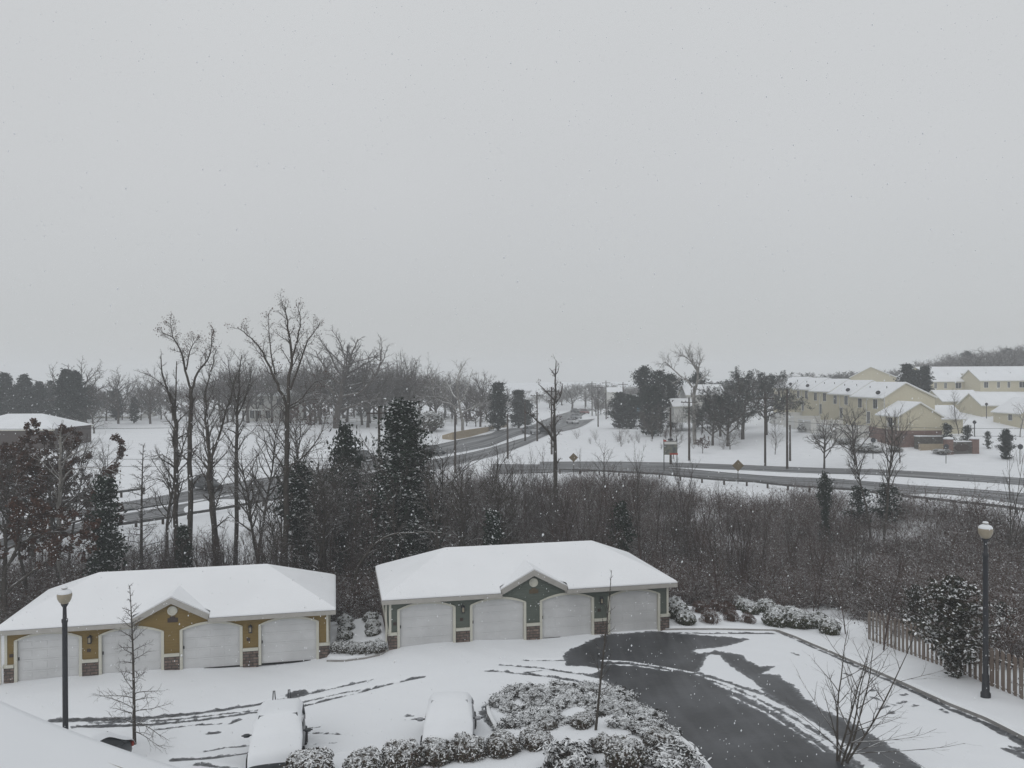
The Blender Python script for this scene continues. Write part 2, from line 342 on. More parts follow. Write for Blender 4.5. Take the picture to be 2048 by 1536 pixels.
for i in range(2): TP['big%d' % i] = tree_meshes(54+i, {**BIG, 'nch': [17+5*i, 11, 7, 3], 't0': [.46+.04*i, .2, .2, .2]}, M['bark'], M['twig'], 2, (M['leafbrown'], 1300, .055))
SAP = dict(lev=4, h=7, r=.05, seg=[8, 5, 4, 2], tap=[.2, .3, .3, .4], wob=[.06, .12, .17, .2], up=[.03, .07, .03, 0], nch=[20, 7, 3], t0=[.15, .2, .2], ang=[45, 42, 40], rl=[.32, .45, .5], rr=[.35, .5, .6], shape=lin, rmin=.010)
for i in range(4): TP['sap%d' % i] = tree_meshes(60+i, {**SAP, 'stems': 1+(i > 1)*2}, M['twigred'], M['twigred'], 1)
TP['sapdark'] = tree_meshes(66, {**SAP, 'nch': [30, 8, 4], 'rmin': .014}, M['twig'], M['twig'], 1)
SNAG = dict(lev=3, h=15, r=.30, seg=[12, 6, 3], tap=[.18, .25, .3], wob=[.02, .12, .2], up=[.03, .12, 0], nch=[13, 5], t0=[.3, .3], ang=[42, 45], rl=[.24, .34], rr=[.45, .4], shape=lambda t: 1.3-.9*t, rmin=.02)
TP['snag'] = tree_meshes(70, SNAG, M['bark'], M['twig'], 1)
YNG = dict(lev=4, h=6, r=.075, seg=[12, 6, 5, 3], tap=[.15, .25, .3, .3], wob=[.02, .09, .16, .22], up=[.03, -.02, .02, 0], nch=[44, 8, 5], t0=[.16, .12, .15], ang=[82, 50, 48], rl=[.27, .42, .45], rr=[.26, .45, .6],
  shape=lambda t: max(.12, (1.15 if t < .45 else .35+.9*math.sin(6*(t-.45)))*(1.08-t)), rmin=.0085)
TP['young'] = tree_meshes(81, YNG, M['bark'], M['twig'], 2)
SLIM = {**YNG, 'h': 8, 'r': .06, 'nch': [30, 6, 3], 't0': [.26, .2, .2], 'rl': [.15, .36, .4], 'ang': [60, 45, 40], 'up': [.03, .08, .03, 0]}
TP['slim'] = tree_meshes(84, SLIM, M['bark'], M['twig'], 2)
MUL = dict(lev=4, h=4.6, r=.026, seg=[9, 6, 4, 3], tap=[.2, .25, .3, .3], wob=[.035, .07, .1, .1], up=[.01, .05, .04, 0], nch=[9, 5, 2], t0=[.15, .2, .2], ang=[46, 42, 42], rl=[.42, .42, .42], rr=[.5, .5, .6],
  shape=lin, rmin=.0070, stems=5, lean=.16)
TP['multi'] = tree_meshes(91, MUL, M['bark'], M['twig'], 2)

def evergreen(seed, h, w, prof, m, num, size, branchy=1., clump=.35, trunk=.12):
    r = np.random.default_rng(seed)
    nb = max(20, int(num/45)); C = []; segs = []
    for k in range(nb):
        t = r.random()**.8; z = h*(.06+.93*t); rad = w*prof(t)*(.45+.8*r.random()); a = r.random()*6.28
        tip = np.array([math.cos(a)*rad, math.sin(a)*rad, z+rad*.15*branchy]); base = np.array([0, 0, z-rad*.25])
        segs.append((*base, .03, *tip, .01))
        m_ = int(num/nb); s = r.random(m_)**.6
        C.append(base+(tip-base)*s[:, None]+r.normal(size=(m_, 3))*clump*np.array([1, 1, .6])*(.35+.65*s[:, None])*w*.5)
    C = np.concatenate(C); V, F = leaves(C, size, r, .25)
    T = [(0, 0, -.5, trunk, 0, 0, h*.5, trunk*.6), (0, 0, h*.5, trunk*.6, 0, 0, h*.96, .02)]
    V1, F1 = tubes(T+segs, 5)
    return dict(tr=np_mesh('trunk', V1, F1, M['bark']), cr=np_mesh('crown', V, F, m), fo=None, h=h)
cone = lambda t: (1-t)**.75
egg = lambda t: math.sin(math.pi*min(1, .12+.86*t))**.6
irr = lambda t: (.55+.45*math.sin(t*9+1))*math.sin(math.pi*min(1, .1+.85*t))**.5
TP['cedar'] = evergreen(1, 12, 1.55, lambda t: math.sin(math.pi*min(1, .16+.8*t))**.7*(1-.25*t), M['ever'], 30000, .095)
TP['cedar1'] = evergreen(2, 6, 1.1, lambda t: cone(t)*(.6+.4*math.sin(23*t)**2), M['ever'], 8000, .085)
TP['cedar2'] = evergreen(3, 6, 1.2, irr, M['ever'], 9000, .09)
TP['conef'] = evergreen(4, 14, 3.0, lambda t: cone(t)*(.75+.25*math.sin(21*t)), M['everfar'], 10000, .22, trunk=.25)
TP['eggf'] = evergreen(5, 10, 2.9, lambda t: egg(t)*(.7+.3*math.sin(19*t+1)), M['everfar'], 9000, .20, trunk=.25, clump=.3)
TP['spire'] = evergreen(8, 12, 2.6, lambda t: (1-t)**.6*(.65+.35*math.sin(26*t)**2)*(.4+.6*min(1, t*4)), M['everfar'], 9000, .20, trunk=.25, clump=.22)
TP['vine'] = tree_meshes(77, {**OAK, 'rmin': .03}, M['bark'], M['twig'], 3, (M['everfar'], 8500, .10))
TP['pinef'] = evergreen(6, 14, 2.6, lambda t: 0.08 if t < .35 else irr((t-.35)/.65)*1.2, M['everfar'], 8000, .2, trunk=.25, clump=.42)
TP['small'] = evergreen(7, 3, .9, egg, M['ever'], 2500, .08, trunk=.05)

def plant(kind, px, d, top, label, cat='tree', name='bare_tree', group=None, wide=1., rz=None, h=None, py=None, parts=True, maxh=40):
    t = TP[kind]; P = at(px, top, d); z = H(P.x, d); hh = h or min(max(P.z-z, .8), maxh)
    s = hh/t['h']; o = thing(name, label, cat, (P.x, d, z-.1), random.random()*6.28 if rz is None else rz, group); o.scale = (s*wide, s*wide, s)
    child('trunk', t['tr'], o)
    if t['cr']: child('crown', t['cr'], o)
    if t['fo']: child('foliage', t['fo'], o)
    return o

# ------------------------------------------------------------------ the ground
def axis(parts):
    o = [parts[0][0]]
    for a, b, s in parts: o += list(np.linspace(a, b, max(2, int(round((b-a)/s))+1))[1:])
    return np.array(o)
def sheet(name, xs, ys, zf, m, kind='structure', attrs=None):
    X, Y = np.meshgrid(xs, ys); Z = zf(X, Y); nx, ny = len(xs), len(ys)
    i = np.arange(nx-1)[None]+np.arange(ny-1)[:, None]*nx
    F = np.stack([i, i+1, i+1+nx, i+nx], -1).reshape(-1, 4)
    me = np_mesh(name, np.stack([X, Y, Z], -1).reshape(-1, 3), F, m, True)
    for k, v in (attrs(X, Y, Z) if attrs else {}).items():
        a = me.attributes.new(k, 'FLOAT', 'POINT'); a.data.foreach_set('value', v.astype(np.float32).ravel())
    return tag(link(bpy.data.objects.new(name, me)), kind=kind)
LX0, LX1, LY0, LY1 = -33., 31., 21., 48.5
def tz(X, Y):
    z = HH(X, Y); inn = np.clip(np.minimum(np.minimum(X-LX0, LX1-X), np.minimum(Y-LY0, LY1-Y)), 0, 1)
    bump = .25*np.sin(X*.31+1.3*np.sin(Y*.17))*np.sin(Y*.23+X*.05)*np.clip((Y-48)/8, 0, 1)*np.clip((70-np.abs(X))/30+.3, 0, 1)*np.clip((95-Y)/20, 0, 1)
    return z-inn*.35+bump
xs = axis([(-700, -160, 20), (-160, -50, 3), (-50, 50, 1), (50, 160, 3), (160, 700, 20)]); ys = axis([(-30, 20, 5), (20, 60, 1), (60, 140, 1.2), (140, 340, 4), (340, 1100, 25)])
ground = sheet('snowy_ground', xs, ys, tz, M['snow'])

def unp(pts): return np.array([hit(*p)[:2] for p in pts])
def sdf(X, Y, poly):
    P = np.stack([X.ravel(), Y.ravel()], 1); d = np.full(len(P), 1e9); ins = np.zeros(len(P), bool); n = len(poly)
    for i in range(n):
        a, b = poly[i], poly[(i+1) % n]; e = b-a; w = P-a; t = np.clip((w@e)/max(e@e, 1e-9), 0, 1)
        d = np.minimum(d, ((w-t[:, None]*e)**2).sum(1))
        c = (a[1] > P[:, 1]) != (b[1] > P[:, 1]); xi = a[0]+(P[:, 1]-a[1])*(b[0]-a[0])/(b[1]-a[1]+1e-12); ins ^= c & (P[:, 0] < xi)
    d = np.sqrt(d); return np.where(ins, d, -d).reshape(X.shape)
def line(X, Y, pts, w0, w1):
    p = unp(pts); P = np.stack([X.ravel(), Y.ravel()], 1); best = np.full(len(P), -9.); ls = np.r_[0, np.cumsum(np.linalg.norm(np.diff(p, axis=0), axis=1))]
    for i in range(len(p)-1):
        a, b = p[i], p[i+1]; e = b-a; w = P-a; t = np.clip((w@e)/max(e@e, 1e-9), 0, 1); d = np.sqrt(((w-t[:, None]*e)**2).sum(1))
        s = (ls[i]+t*(ls[i+1]-ls[i]))/ls[-1]; best = np.maximum(best, (w0+(w1-w0)*s)-d)
    return best.reshape(X.shape)
A_MAIN = [(1189,1277),(1160,1292),(1128,1305),(1126,1316),(1132,1333),(1174,1334),(1205,1340),(1178,1350),(1208,1363),(1234,1376),(1248,1389),(1271,1415),(1300,1433),(1326,1456),(1344,1471),(1384,1507),(1410,1536),
 (1455,1590),(1760,1590),(1713,1536),(1614,1467),(1556,1427),(1504,1400),(1461,1378),(1391,1349),(1402,1338),(1413,1314),(1424,1310),(1439,1312),(1453,1328),(1475,1343),(1504,1361),(1526,1383),(1563,1408),(1614,1437),(1665,1473),(1713,1506),(1760,1536),(1830,1590),
 (1900,1590),(1844,1536),(1811,1511),(1756,1478),(1702,1445),(1647,1420),(1610,1398),(1585,1370),(1552,1350),(1526,1349),(1552,1332),(1519,1334),(1497,1323),(1483,1310),(1446,1305),(1428,1302),(1406,1308),(1388,1305),(1391,1300),(1431,1297),(1461,1292),(1501,1279),(1461,1275),(1336,1266),(1322,1263),(1215,1270)]
ISL = [(1010,1386),(1050,1377),(1130,1373),(1200,1376),(1240,1387),(1271,1412),(1300,1431),(1345,1469),(1388,1505),(1412,1536),(1460,1600),(1300,1620),(1000,1640),(700,1640),(440,1640),(430,1560),(520,1541),(700,1512),(800,1498),(900,1488),(960,1481),(1000,1478),(993,1462),(978,1434),(976,1420),(988,1404)]
BEDM = [(655,1323),(650,1300),(660,1240),(680,1200),(740,1200),(765,1250),(782,1300),(760,1312),(730,1319),(690,1324)]
VERGE = [(1330,1262),(1556,1264),(1592,1277),(1665,1308),(1720,1332),(1775,1356),(1848,1389),(1903,1414),(1976,1443),(2048,1480),(2150,1530),(2300,1400),(2200,1240),(1700,1215),(1330,1225)]
TRK = [([(105,1442),(240,1440),(350,1432),(450,1420),(520,1409),(560,1402),(620,1388),(680,1375),(742,1361)], .17, .05), ([(150,1456),(300,1450),(400,1441),(500,1427),(600,1415),(660,1400),(720,1386),(790,1367),(848,1355)], .11, .02),
 ([(180,1447),(330,1442),(440,1430),(540,1418)], .05, .03), ([(600,1407),(680,1388),(735,1380)], .04, .02), ([(970,1343),(1000,1344),(1100,1354),(1180,1368),(1262,1386)], .03, .12), ([(1000,1331),(1080,1337),(1170,1350),(1205,1358)], .02, .09),
 ([(1050,1322),(1130,1322),(1200,1326),(1300,1330)], .01, .06), ([(1050,1346),(1090,1341)], .02, .01),
 ([(350,1521),(430,1517),(495,1508)], .16, .04), ([(395,1530),(470,1538)], .13, .05), ([(408,1505),(450,1497),(500,1493)], .03, .05), ([(618,1467),(690,1470)], .02, .03), ([(630,1490),(672,1487)], .03, .02), ([(420,1468),(438,1467)], .09, .05), ([(310,1461),(380,1452),(440,1449)], .02, .02), ([(460,1448),(480,1441)], .05, .03),
 ([(812,1434),(828,1433)], .02, .02), ([(812,1441),(828,1440)], .03, .02), ([(620,1457),(640,1455)], .04, .02), ([(589,1390),(600,1389)], .34, .34),
 ([(1556,1265),(1592,1280),(1665,1312),(1720,1337),(1775,1361),(1848,1394),(1903,1420)], .05, .10), ([(1903,1420),(1976,1450),(2048,1488),(2150,1545)], .10, .26), ([(1340,1266),(1420,1268),(1545,1268)], .04, .14),
 ([(1391,1346),(1457,1366),(1534,1392),(1600,1425)], .08, .1), ([(1470,1378),(1556,1420),(1640,1470),(1720,1536)], .05, .1), ([(1300,1329),(1388,1350),(1450,1372)], .05, .05), ([(2015,1500),(2050,1515),(2090,1530)], .12, .2), ([(2020,1495),(2060,1505)], .05, .1),
 ([(1780,1428),(1786,1424)], .08, .06), ([(1800,1408),(1808,1405)], .07, .06), ([(1744,1383),(1746,1380)], .06, .05), ([(1755,1420),(1775,1414)], .04, .04), ([(1806,1392),(1815,1390)], .06, .04), ([(1825,1414),(1832,1413)], .06, .05), ([(1690,1348),(1700,1352)], .03, .03),
 ([(1585,1307),(1597,1312)], .03, .02), ([(1710,1380),(1718,1390)], .03, .03), ([(1740,1395),(1790,1412)], .02, .02), ([(1880,1420),(1895,1428)], .03, .02)]
SNL = [([(1205,1322),(1260,1325),(1330,1336),(1391,1347)], .03), ([(1215,1330),(1270,1332),(1340,1343)], .0), ([(1430,1368),(1504,1397),(1590,1444),(1665,1492)], .02), ([(1460,1392),(1530,1426),(1600,1470),(1650,1505)], -.01)]
GUT = [(987,1404),(963,1414),(958,1428),(976,1452),(984,1464),(992,1462),(976,1434),(976,1420)]
lotx = np.arange(LX0, LX1+.01, .09); loty = np.arange(LY0, LY1+.01, .09)
gisl, gver, gbed, gmain = unp(ISL), unp(VERGE), unp(BEDM), unp(A_MAIN)
_c = {}
def lotz(X, Y):
    isl, ver, bed = sdf(X, Y, gisl), sdf(X, Y, gver), sdf(X, Y, gbed); main = sdf(X, Y, gmain); b = main
    for p, w0, w1 in TRK: b = np.maximum(b, line(X, Y, p, w0+.045, w1+.03))
    for p, w_ in SNL: b = np.minimum(b, -line(X, Y, p, w_+.05, w_+.03)*1.6)
    b = np.maximum(b, sdf(X, Y, unp(GUT))); up = np.maximum(np.maximum(isl, ver), bed)
    b = np.where(up > .05, -1., b); _c['bare'] = np.clip(b, -1, 1)
    edge = np.clip(np.minimum(np.minimum(X-LX0, LX1-X), np.minimum(Y-LY0, LY1-Y))/.6, 0, 1)
    lum = .015*np.sin(X*2.1+np.sin(Y*1.3)*2)*np.sin(Y*1.7+X*.4)
    return HH(X, Y)+.02-(1-edge)*.3+.045*np.clip(-b/.12, 0, 1)+.13*np.clip(up/.1, 0, 1)+lum*np.clip(-b/.5, 0, 1)
def lotmat():
    m = mat('lot_surface', SN, .9, .2); t = m.node_tree; N = t.nodes; l = t.links.new; b = N['Principled BSDF']
    at_ = N.new('ShaderNodeAttribute'); at_.attribute_name = 'bare'; g = N.new('ShaderNodeNewGeometry')
    n = N.new('ShaderNodeTexNoise'); n.inputs['Scale'].default_value = 2.6; n.inputs['Detail'].default_value = 8; n.inputs['Roughness'].default_value = .62; l(g.outputs['Position'], n.inputs['Vector'])
    ma = N.new('ShaderNodeMath'); ma.operation = 'MULTIPLY_ADD'; l(n.outputs['Fac'], ma.inputs[0]); ma.inputs[1].default_value = .5; ma.inputs[2].default_value = -.25
    ad = N.new('ShaderNodeMath'); l(ma.outputs[0], ad.inputs[0]); l(at_.outputs['Fac'], ad.inputs[1])
    mr = N.new('ShaderNodeMapRange'); mr.inputs[1].default_value = -.02; mr.inputs[2].default_value = .03; l(ad.outputs[0], mr.inputs[0])
    n2 = N.new('ShaderNodeTexNoise'); n2.inputs['Scale'].default_value = .5; n2.inputs['Detail'].default_value = 6; l(g.outputs['Position'], n2.inputs['Vector'])
    r2 = N.new('ShaderNodeValToRGB'); r2.color_ramp.elements[0].position = .35; r2.color_ramp.elements[0].color = (.034, .036, .040, 1); r2.color_ramp.elements[1].position = .72; r2.color_ramp.elements[1].color = (.078, .082, .09, 1); l(n2.outputs['Fac'], r2.inputs[0])
    mp = N.new('ShaderNodeMapping'); mp.inputs['Rotation'].default_value = (0, 0, R(38)); mp.inputs['Scale'].default_value = (2.6, .22, 1); l(g.outputs['Position'], mp.inputs[0])
    n3 = N.new('ShaderNodeTexNoise'); n3.inputs['Scale'].default_value = 1.; n3.inputs['Detail'].default_value = 5; l(mp.outputs[0], n3.inputs['Vector'])
    r3 = N.new('ShaderNodeMapRange'); r3.inputs[1].default_value = .42; r3.inputs[2].default_value = .78; r3.inputs[4].default_value = .30; l(n3.outputs['Fac'], r3.inputs[0])
    m3 = N.new('ShaderNodeMix'); m3.data_type = 'RGBA'; l(r3.outputs[0], m3.inputs[0]); l(r2.outputs[0], m3.inputs[6]); m3.inputs[7].default_value = (.16, .165, .175, 1)
    mi = N.new('ShaderNodeMix'); mi.data_type = 'RGBA'; l(mr.outputs[0], mi.inputs[0]); mi.inputs[6].default_value = (*SN, 1); l(m3.outputs[2], mi.inputs[7]); l(mi.outputs[2], b.inputs['Base Color'])
    ed = N.new('ShaderNodeMapRange'); ed.inputs[1].default_value = .0; ed.inputs[2].default_value = .22; ed.inputs[3].default_value = .55; ed.inputs[4].default_value = 0; l(ad.outputs[0], ed.inputs[0]); n4 = N.new('ShaderNodeTexNoise'); n4.inputs['Scale'].default_value = 7; n4.inputs['Detail'].default_value = 6; l(g.outputs['Position'], n4.inputs['Vector']); e4 = N.new('ShaderNodeMath'); e4.operation = 'MULTIPLY'; l(ed.outputs[0], e4.inputs[0]); e5 = N.new('ShaderNodeMapRange'); e5.inputs[1].default_value = .42; e5.inputs[2].default_value = .62; l(n4.outputs['Fac'], e5.inputs[0]); l(e5.outputs[0], e4.inputs[1])
    m5 = N.new('ShaderNodeMix'); m5.data_type = 'RGBA'; l(e4.outputs[0], m5.inputs[0]); l(m3.outputs[2], m5.inputs[6]); m5.inputs[7].default_value = (.42, .44, .47, 1); l(m5.outputs[2], mi.inputs[7])
    ro = N.new('ShaderNodeMapRange'); ro.inputs[3].default_value = .9; ro.inputs[4].default_value = .38; l(mr.outputs[0], ro.inputs[0]); l(ro.outputs[0], b.inputs['Roughness'])
    bp = N.new('ShaderNodeBump'); bp.inputs['Strength'].default_value = .3; bp.inputs['Distance'].default_value = .04; l(n.outputs['Fac'], bp.inputs['Height']); l(bp.outputs[0], b.inputs['Normal'])
    return m
lot = sheet('parking_lot', lotx, loty, lotz, lotmat(), attrs=lambda X, Y, Z: {'bare': _c['bare']})

def resample(p, n):
    p = np.asarray(p, float); s = np.r_[0, np.cumsum(np.linalg.norm(np.diff(p, axis=0), axis=1))]; t = np.linspace(0, s[-1], n)
    return np.stack([np.interp(t, s, p[:, k]) for k in range(p.shape[1])], 1)
def kerb_run(name, px, label, w=.14, h=.15, off=0.0):
    p = resample(unp(px), 90); d = np.gradient(p, axis=0); d /= np.linalg.norm(d, axis=1, keepdims=True); nn = np.stack([-d[:, 1], d[:, 0]], 1)
    z = HH(p[:, 0], p[:, 1]); mb = MB(); prof = [(-w/2, -.1), (-w/2, h), (w/2, h), (w/2, -.1)]
    vs = [(p[i, 0]+nn[i, 0]*(a+off), p[i, 1]+nn[i, 1]*(a+off), z[i]+b) for i in range(len(p)) for a, b in prof]
    fs = [(i*4+k, i*4+k+1, (i+1)*4+k+1, (i+1)*4+k) for i in range(len(p)-1) for k in range(3)]
    mb.mesh(vs, fs); return tag(mb.build(name, M['kerb']), kind='structure')
kerb_run('kerb', VERGE[:11], '')
kerb_run('kerb', ISL[:11], '')
kerb_run('kerb', ISL[15:], '')
kerb_run('kerb', [(655,1325),(690,1325),(730,1320),(760,1313),(783,1300)], '')

def roadmat():
    m = mat('road_surface', (.1, .1, .1), .6, .4); t = m.node_tree; N = t.nodes; l = t.links.new; b = N['Principled BSDF']
    uv = N.new('ShaderNodeUVMap'); mp = N.new('ShaderNodeMapping'); mp.inputs['Scale'].default_value = (9, .05, 1); l(uv.outputs[0], mp.inputs[0])
    n = N.new('ShaderNodeTexNoise'); n.inputs['Scale'].default_value = 1; n.inputs['Detail'].default_value = 5; l(mp.outputs[0], n.inputs['Vector'])
    r = N.new('ShaderNodeValToRGB'); e = r.color_ramp.elements; e[0].position = .40; e[0].color = (.055, .057, .06, 1); e[1].position = .78; e[1].color = (.36, .37, .39, 1); l(n.outputs['Fac'], r.inputs[0]); l(r.outputs[0], b.inputs['Base Color'])
    return m
M['road'] = roadmat()
def strip(name, A, B, off=.06, n=90, w=6):
    a, b = resample(unp(A), n), resample(unp(B), n); V = []; UV = []
    for j in range(w+1):
        q = a+(b-a)*j/w; s = np.r_[0, np.cumsum(np.linalg.norm(np.diff(q, axis=0), axis=1))]
        V.append(np.c_[q, HH(q[:, 0], q[:, 1])+off]); UV.append(np.c_[np.full(n, j/w), s])
    V = np.concatenate(V); UV = np.concatenate(UV); i = np.arange(n-1)[None]+np.arange(w)[:, None]*n
    F = np.stack([i, i+1, i+1+n, i+n], -1).reshape(-1, 4); me = np_mesh(name, V, F, M['road'])
    ul = me.uv_layers.new(name='UVMap'); ul.data.foreach_set('uv', UV[F.ravel()].astype(np.float32).ravel())
    me.flip_normals(); o = link(bpy.data.objects.new(name, me)); return tag(o, kind='structure')
strip('road', [(-60,1052),(0,1042),(116,1028),(307,995),(410,976),(560,952),(700,930),(846,895),(981,868),(1098,836),(1142,822),(1160,817)],
 [(-60,1068),(0,1056),(116,1040),(307,1012),(410,998),(560,973),(700,950),(846,915),(981,893),(1098,860),(1155,838),(1186,819)])
strip('road', [(-60,1094),(0,1080),(116,1057),(239,1030),(376,1007),(560,975),(700,955),(875,918),(981,896),(1057,874),(1113,856),(1145,842)],
 [(-60,1118),(0,1100),(116,1077),(239,1050),(376,1026),(560,1000),(700,975),(875,938),(981,914),(1057,888),(1130,862),(1190,838)], off=.075)
strip('road', [(985,929),(1080,930),(1200,932),(1334,936),(1500,950),(1664,958),(1828,972),(2047,988),(2200,1003)], [(985,948),(1080,946),(1200,943),(1334,951),(1500,964),(1664,977),(1828,995),(2047,1018),(2200,1042)], off=.09)
strip('road', [(1080,924),(1300,925),(1500,931),(1746,939),(2047,957),(2200,968)], [(1080,931),(1300,934),(1500,941),(1746,950),(2047,972),(2200,986)])

# ------------------------------------------------------------------ garages
GL, GD, GE, GR, GO = 14.31, 6.28, 2.5, 4.06, .34
DC, DW, DH, AR = (1.79, 5.338, 8.876, 12.447), 2.62, 1.92, .24
def arch(cx, w, h, r, n=12):           # points of an arched head from left to right
    return [(cx-w/2+w*i/n, h+r*(1-(2*i/n-1)**2)) for i in range(n+1)]
def garage(name, label, loc, yaw, sid):
    g = thing(name, label, 'garage', loc, yaw)
    w = MB()                            # front wall with four arched openings, then the other walls
    xs_ = [0]+[v for c in DC for v in (c-DW/2, c+DW/2)]+[GL]
    for i in range(0, 10, 2): w.box(xs_[i], 0, .0, xs_[i+1], .16, GE)
    for c in DC:
        a = arch(c, DW, DH, AR)
        for (x0, z0), (x1, z1) in zip(a, a[1:]):
            w.face([(x0, 0, z0), (x1, 0, z1), (x1, 0, GE), (x0, 0, GE)]); w.face([(x0, 0, z0), (x0, .16, z0), (x1, .16, z1), (x1, 0, z1)])
    w.box(0, .16, 0, .16, GD, GE); w.box(GL-.16, .16, 0, GL, GD, GE); w.box(.16, GD-.16, 0, GL-.16, GD, GE)
    gc, gw, gh = 7.12, 1.62, 1.02        # centre gable
    w.face([(gc-gw, -.004, GE-.22), (gc+gw, -.004, GE-.22), (gc+gw, -.004, GE+.02), (gc, -.004, GE+gh-.06), (gc-gw, -.004, GE+.02)])
    w.build('wall', sid, g)
    for i in range(0, 10, 2):
        a, b = xs_[i]+(.12 if i else -.03), xs_[i+1]-(.12 if i < 8 else -.03); MB().box(a, -.05, -.3, b, .0-.003, .72).build('stone_base', M['stone'], g)
        a, b = xs_[i]+(.12 if i else -.06), xs_[i+1]-(.12 if i < 8 else -.06); MB().box(a, -.085, .72, b, -.004, .86).build('ledge', M['trim'], g)
    for a, b, c_, d_ in ((-.05, -.003, -.085, -.004), (GL+.003, GL+.05, GL+.004, GL+.085)): MB().box(a, -.05, -.3, b, GD+.05, .72).build('stone_base', M['stone'], g); MB().box(c_, -.085, .722, d_, GD+.05, .858).build('ledge', M['trim'], g)
    for x in (-.02, GL-.09): MB().box(x, -.03, .86, x+.11, -.002, GE).build('corner_board', M['trim'], g)
    for k, c in enumerate(DC):
        d = MB(); a = arch(c, DW-.04, DH-.01, AR)
        zr = [0.02, .5, 1.0, 1.5]
        for z0, z1 in zip(zr, zr[1:]+[DH-.01]):
            x0, x1 = c-DW/2+.02, c+DW/2-.02; d.box(x0, .10, z0+.02, x1, .14, z1-.0); d.box(x0, .112, z0, x1, .139, z0+.02)
            for q in range(4):
                xa = x0+(x1-x0)*q/4+.07; d.box(xa, .088, z0+.11, xa+(x1-x0)/4-.14, .0985, z1-.09)
        for (x0, z0), (x1, z1) in zip(a, a[1:]): d.face([(x0, .1, DH-.01), (x1, .1, DH-.01), (x1, .1, z1), (x0, .1, z0)])
        od = d.build('garage_door', M['door'], g)
        MB().box(c-DW/2+.03, .07, 1.0, c-DW/2+.08, .098, 1.14).build('handle', M['black'], od)
        MB().box(c-DW/2+.01, .05, -.05, c+DW/2-.01, .13, .018).build('seal', M['rubber'], od)
        f = MB(); w_ = .11
        f.box(c-DW/2-w_, -.035, 0, c-DW/2+.015, .09, DH); f.box(c+DW/2-.015, -.035, 0, c+DW/2+w_, .09, DH)
        i_ = arch(c, DW-.03, DH, AR-.005); o_ = arch(c, DW+2*w_, DH+.02, AR+.09)
        for j in range(12):
            (a0, b0), (a1, b1), (c0, d0), (c1, d1) = i_[j], i_[j+1], o_[j], o_[j+1]
            f.face([(a0, -.037, b0), (a1, -.037, b1), (c1, -.037, d1), (c0, -.037, d0)]); f.face([(a0, -.037, b0), (a0, .09, b0), (a1, .09, b1), (a1, -.037, b1)]); f.face([(c0, -.037, d0), (c1, -.037, d1), (c1, 0, d1), (c0, 0, d0)])
        f.build('door_frame', M['trim'], g)
    # roof: shingle deck, fascia, snow blanket
    o, r = GO, (GD+2*GO)/2
    def hip(e, z0, z1, c=0):
        return [(-e, -e, z0), (GL+e, -e, z0), (GL+e, GD+e, z0), (-e, GD+e, z0), (-e+r+c, GD/2, z1), (GL+e-r-c, GD/2, z1)]
    HF = [(0, 1, 5, 4), (1, 2, 5), (2, 3, 4, 5), (3, 0, 4)]
    sl = (GR-GE)/(GD/2+o); NX0, NX1, NV = gc-gw-.1, gc+gw+.1, (gh-.02)/((GR-GE)/(GD/2+o))-o
    rf = MB(); rf.mesh(hip(o, GE, GR), HF[1:]); q_ = hip(o, GE, GR); rf.face([q_[0], (NX0, -o, GE), (NX0+.3, .1, GE+(.1+o)*sl), (NX1-.3, .1, GE+(.1+o)*sl), (NX1, -o, GE), q_[1], q_[5], q_[4]])
    roof = rf.build('roof', M['greyroof'], g)
    fa = MB(); z0, z1 = GE-.20, GE-.0
    gl, gr_ = gc-gw-.02, gc+gw+.02
    fa.box(-o-.03, -o-.03, z0, gl, -o, z1); fa.box(gr_, -o-.03, z0, GL+o+.03, -o, z1); fa.box(-o-.03, -o, z0, -o, GD+o, z1); fa.box(GL+o, -o, z0, GL+o+.03, GD+o, z1)
    fa.face([(-o, -o, GE-.19), (gl, -o, GE-.19), (gl, 0, GE-.19), (-o, 0, GE-.19)]); fa.face([(gr_, -o, GE-.19), (GL+o, -o, GE-.19), (GL+o, 0, GE-.19), (gr_, 0, GE-.19)])
    fa.box(gl-.03, -o-.03, z0, gl, -.004, z1+.1); fa.box(gr_, -o-.03, z0, gr_+.03, -.004, z1+.1)
    for sgn in (-1, 1):                 # rakes of the gable
        x0, x1 = gc+sgn*(gw+.15), gc; za, zb = GE-.02, GE+gh
        vs = [(x, y, z) for y in (-.28, -.24) for x, z in ((x0, za-.14), (x1, zb-.25), (x1, zb+.03), (x0, za+.14))]
        fa.mesh(vs, [(0, 1, 2, 3), (7, 6, 5, 4), (0, 4, 5, 1), (3, 2, 6, 7), (0, 3, 7, 4)])
        fa.face([(x0, -.24, za-.0), (x1, -.24, zb-.1), (x1, 0, zb-.1), (x0, 0, za-.0)])
    fa.build('fascia', M['fascia'], g)
    de = MB(); sl = (GR-GE)/(GD/2+o); vb = (gh+.03)/sl-o
    for sgn in (-1, 1): de.face([(gc, -.26, GE+gh+.0), (gc+sgn*(gw+.16), -.26, GE-.0), (gc+sgn*(gw+.16), .12, GE-.0), (gc, vb, GE+gh+.0)])
    de.build('gable_roof', M['greyroof'], g)
    # snow, rounded along the eaves: rings that step in and up
    sn = MB(); r_ = [(o+.0, .005), (o+.035, .04), (o+.02, .09), (o-.05, .125), (o-.3, .14)]; rings = []
    for e, dz in r_:
        zb = GE+(o-e)*sl if e < o else GE; rings.append([(-e, -e, zb+dz), (GL+e, -e, zb+dz), (GL+e, GD+e, zb+dz), (-e, GD+e, zb+dz)])
    vs = [p for q in rings for p in q]; fs = [(i*4+k, i*4+(k+1) % 4, (i+1)*4+(k+1) % 4, (i+1)*4+k) for i in range(4) for k in range(1, 4)]
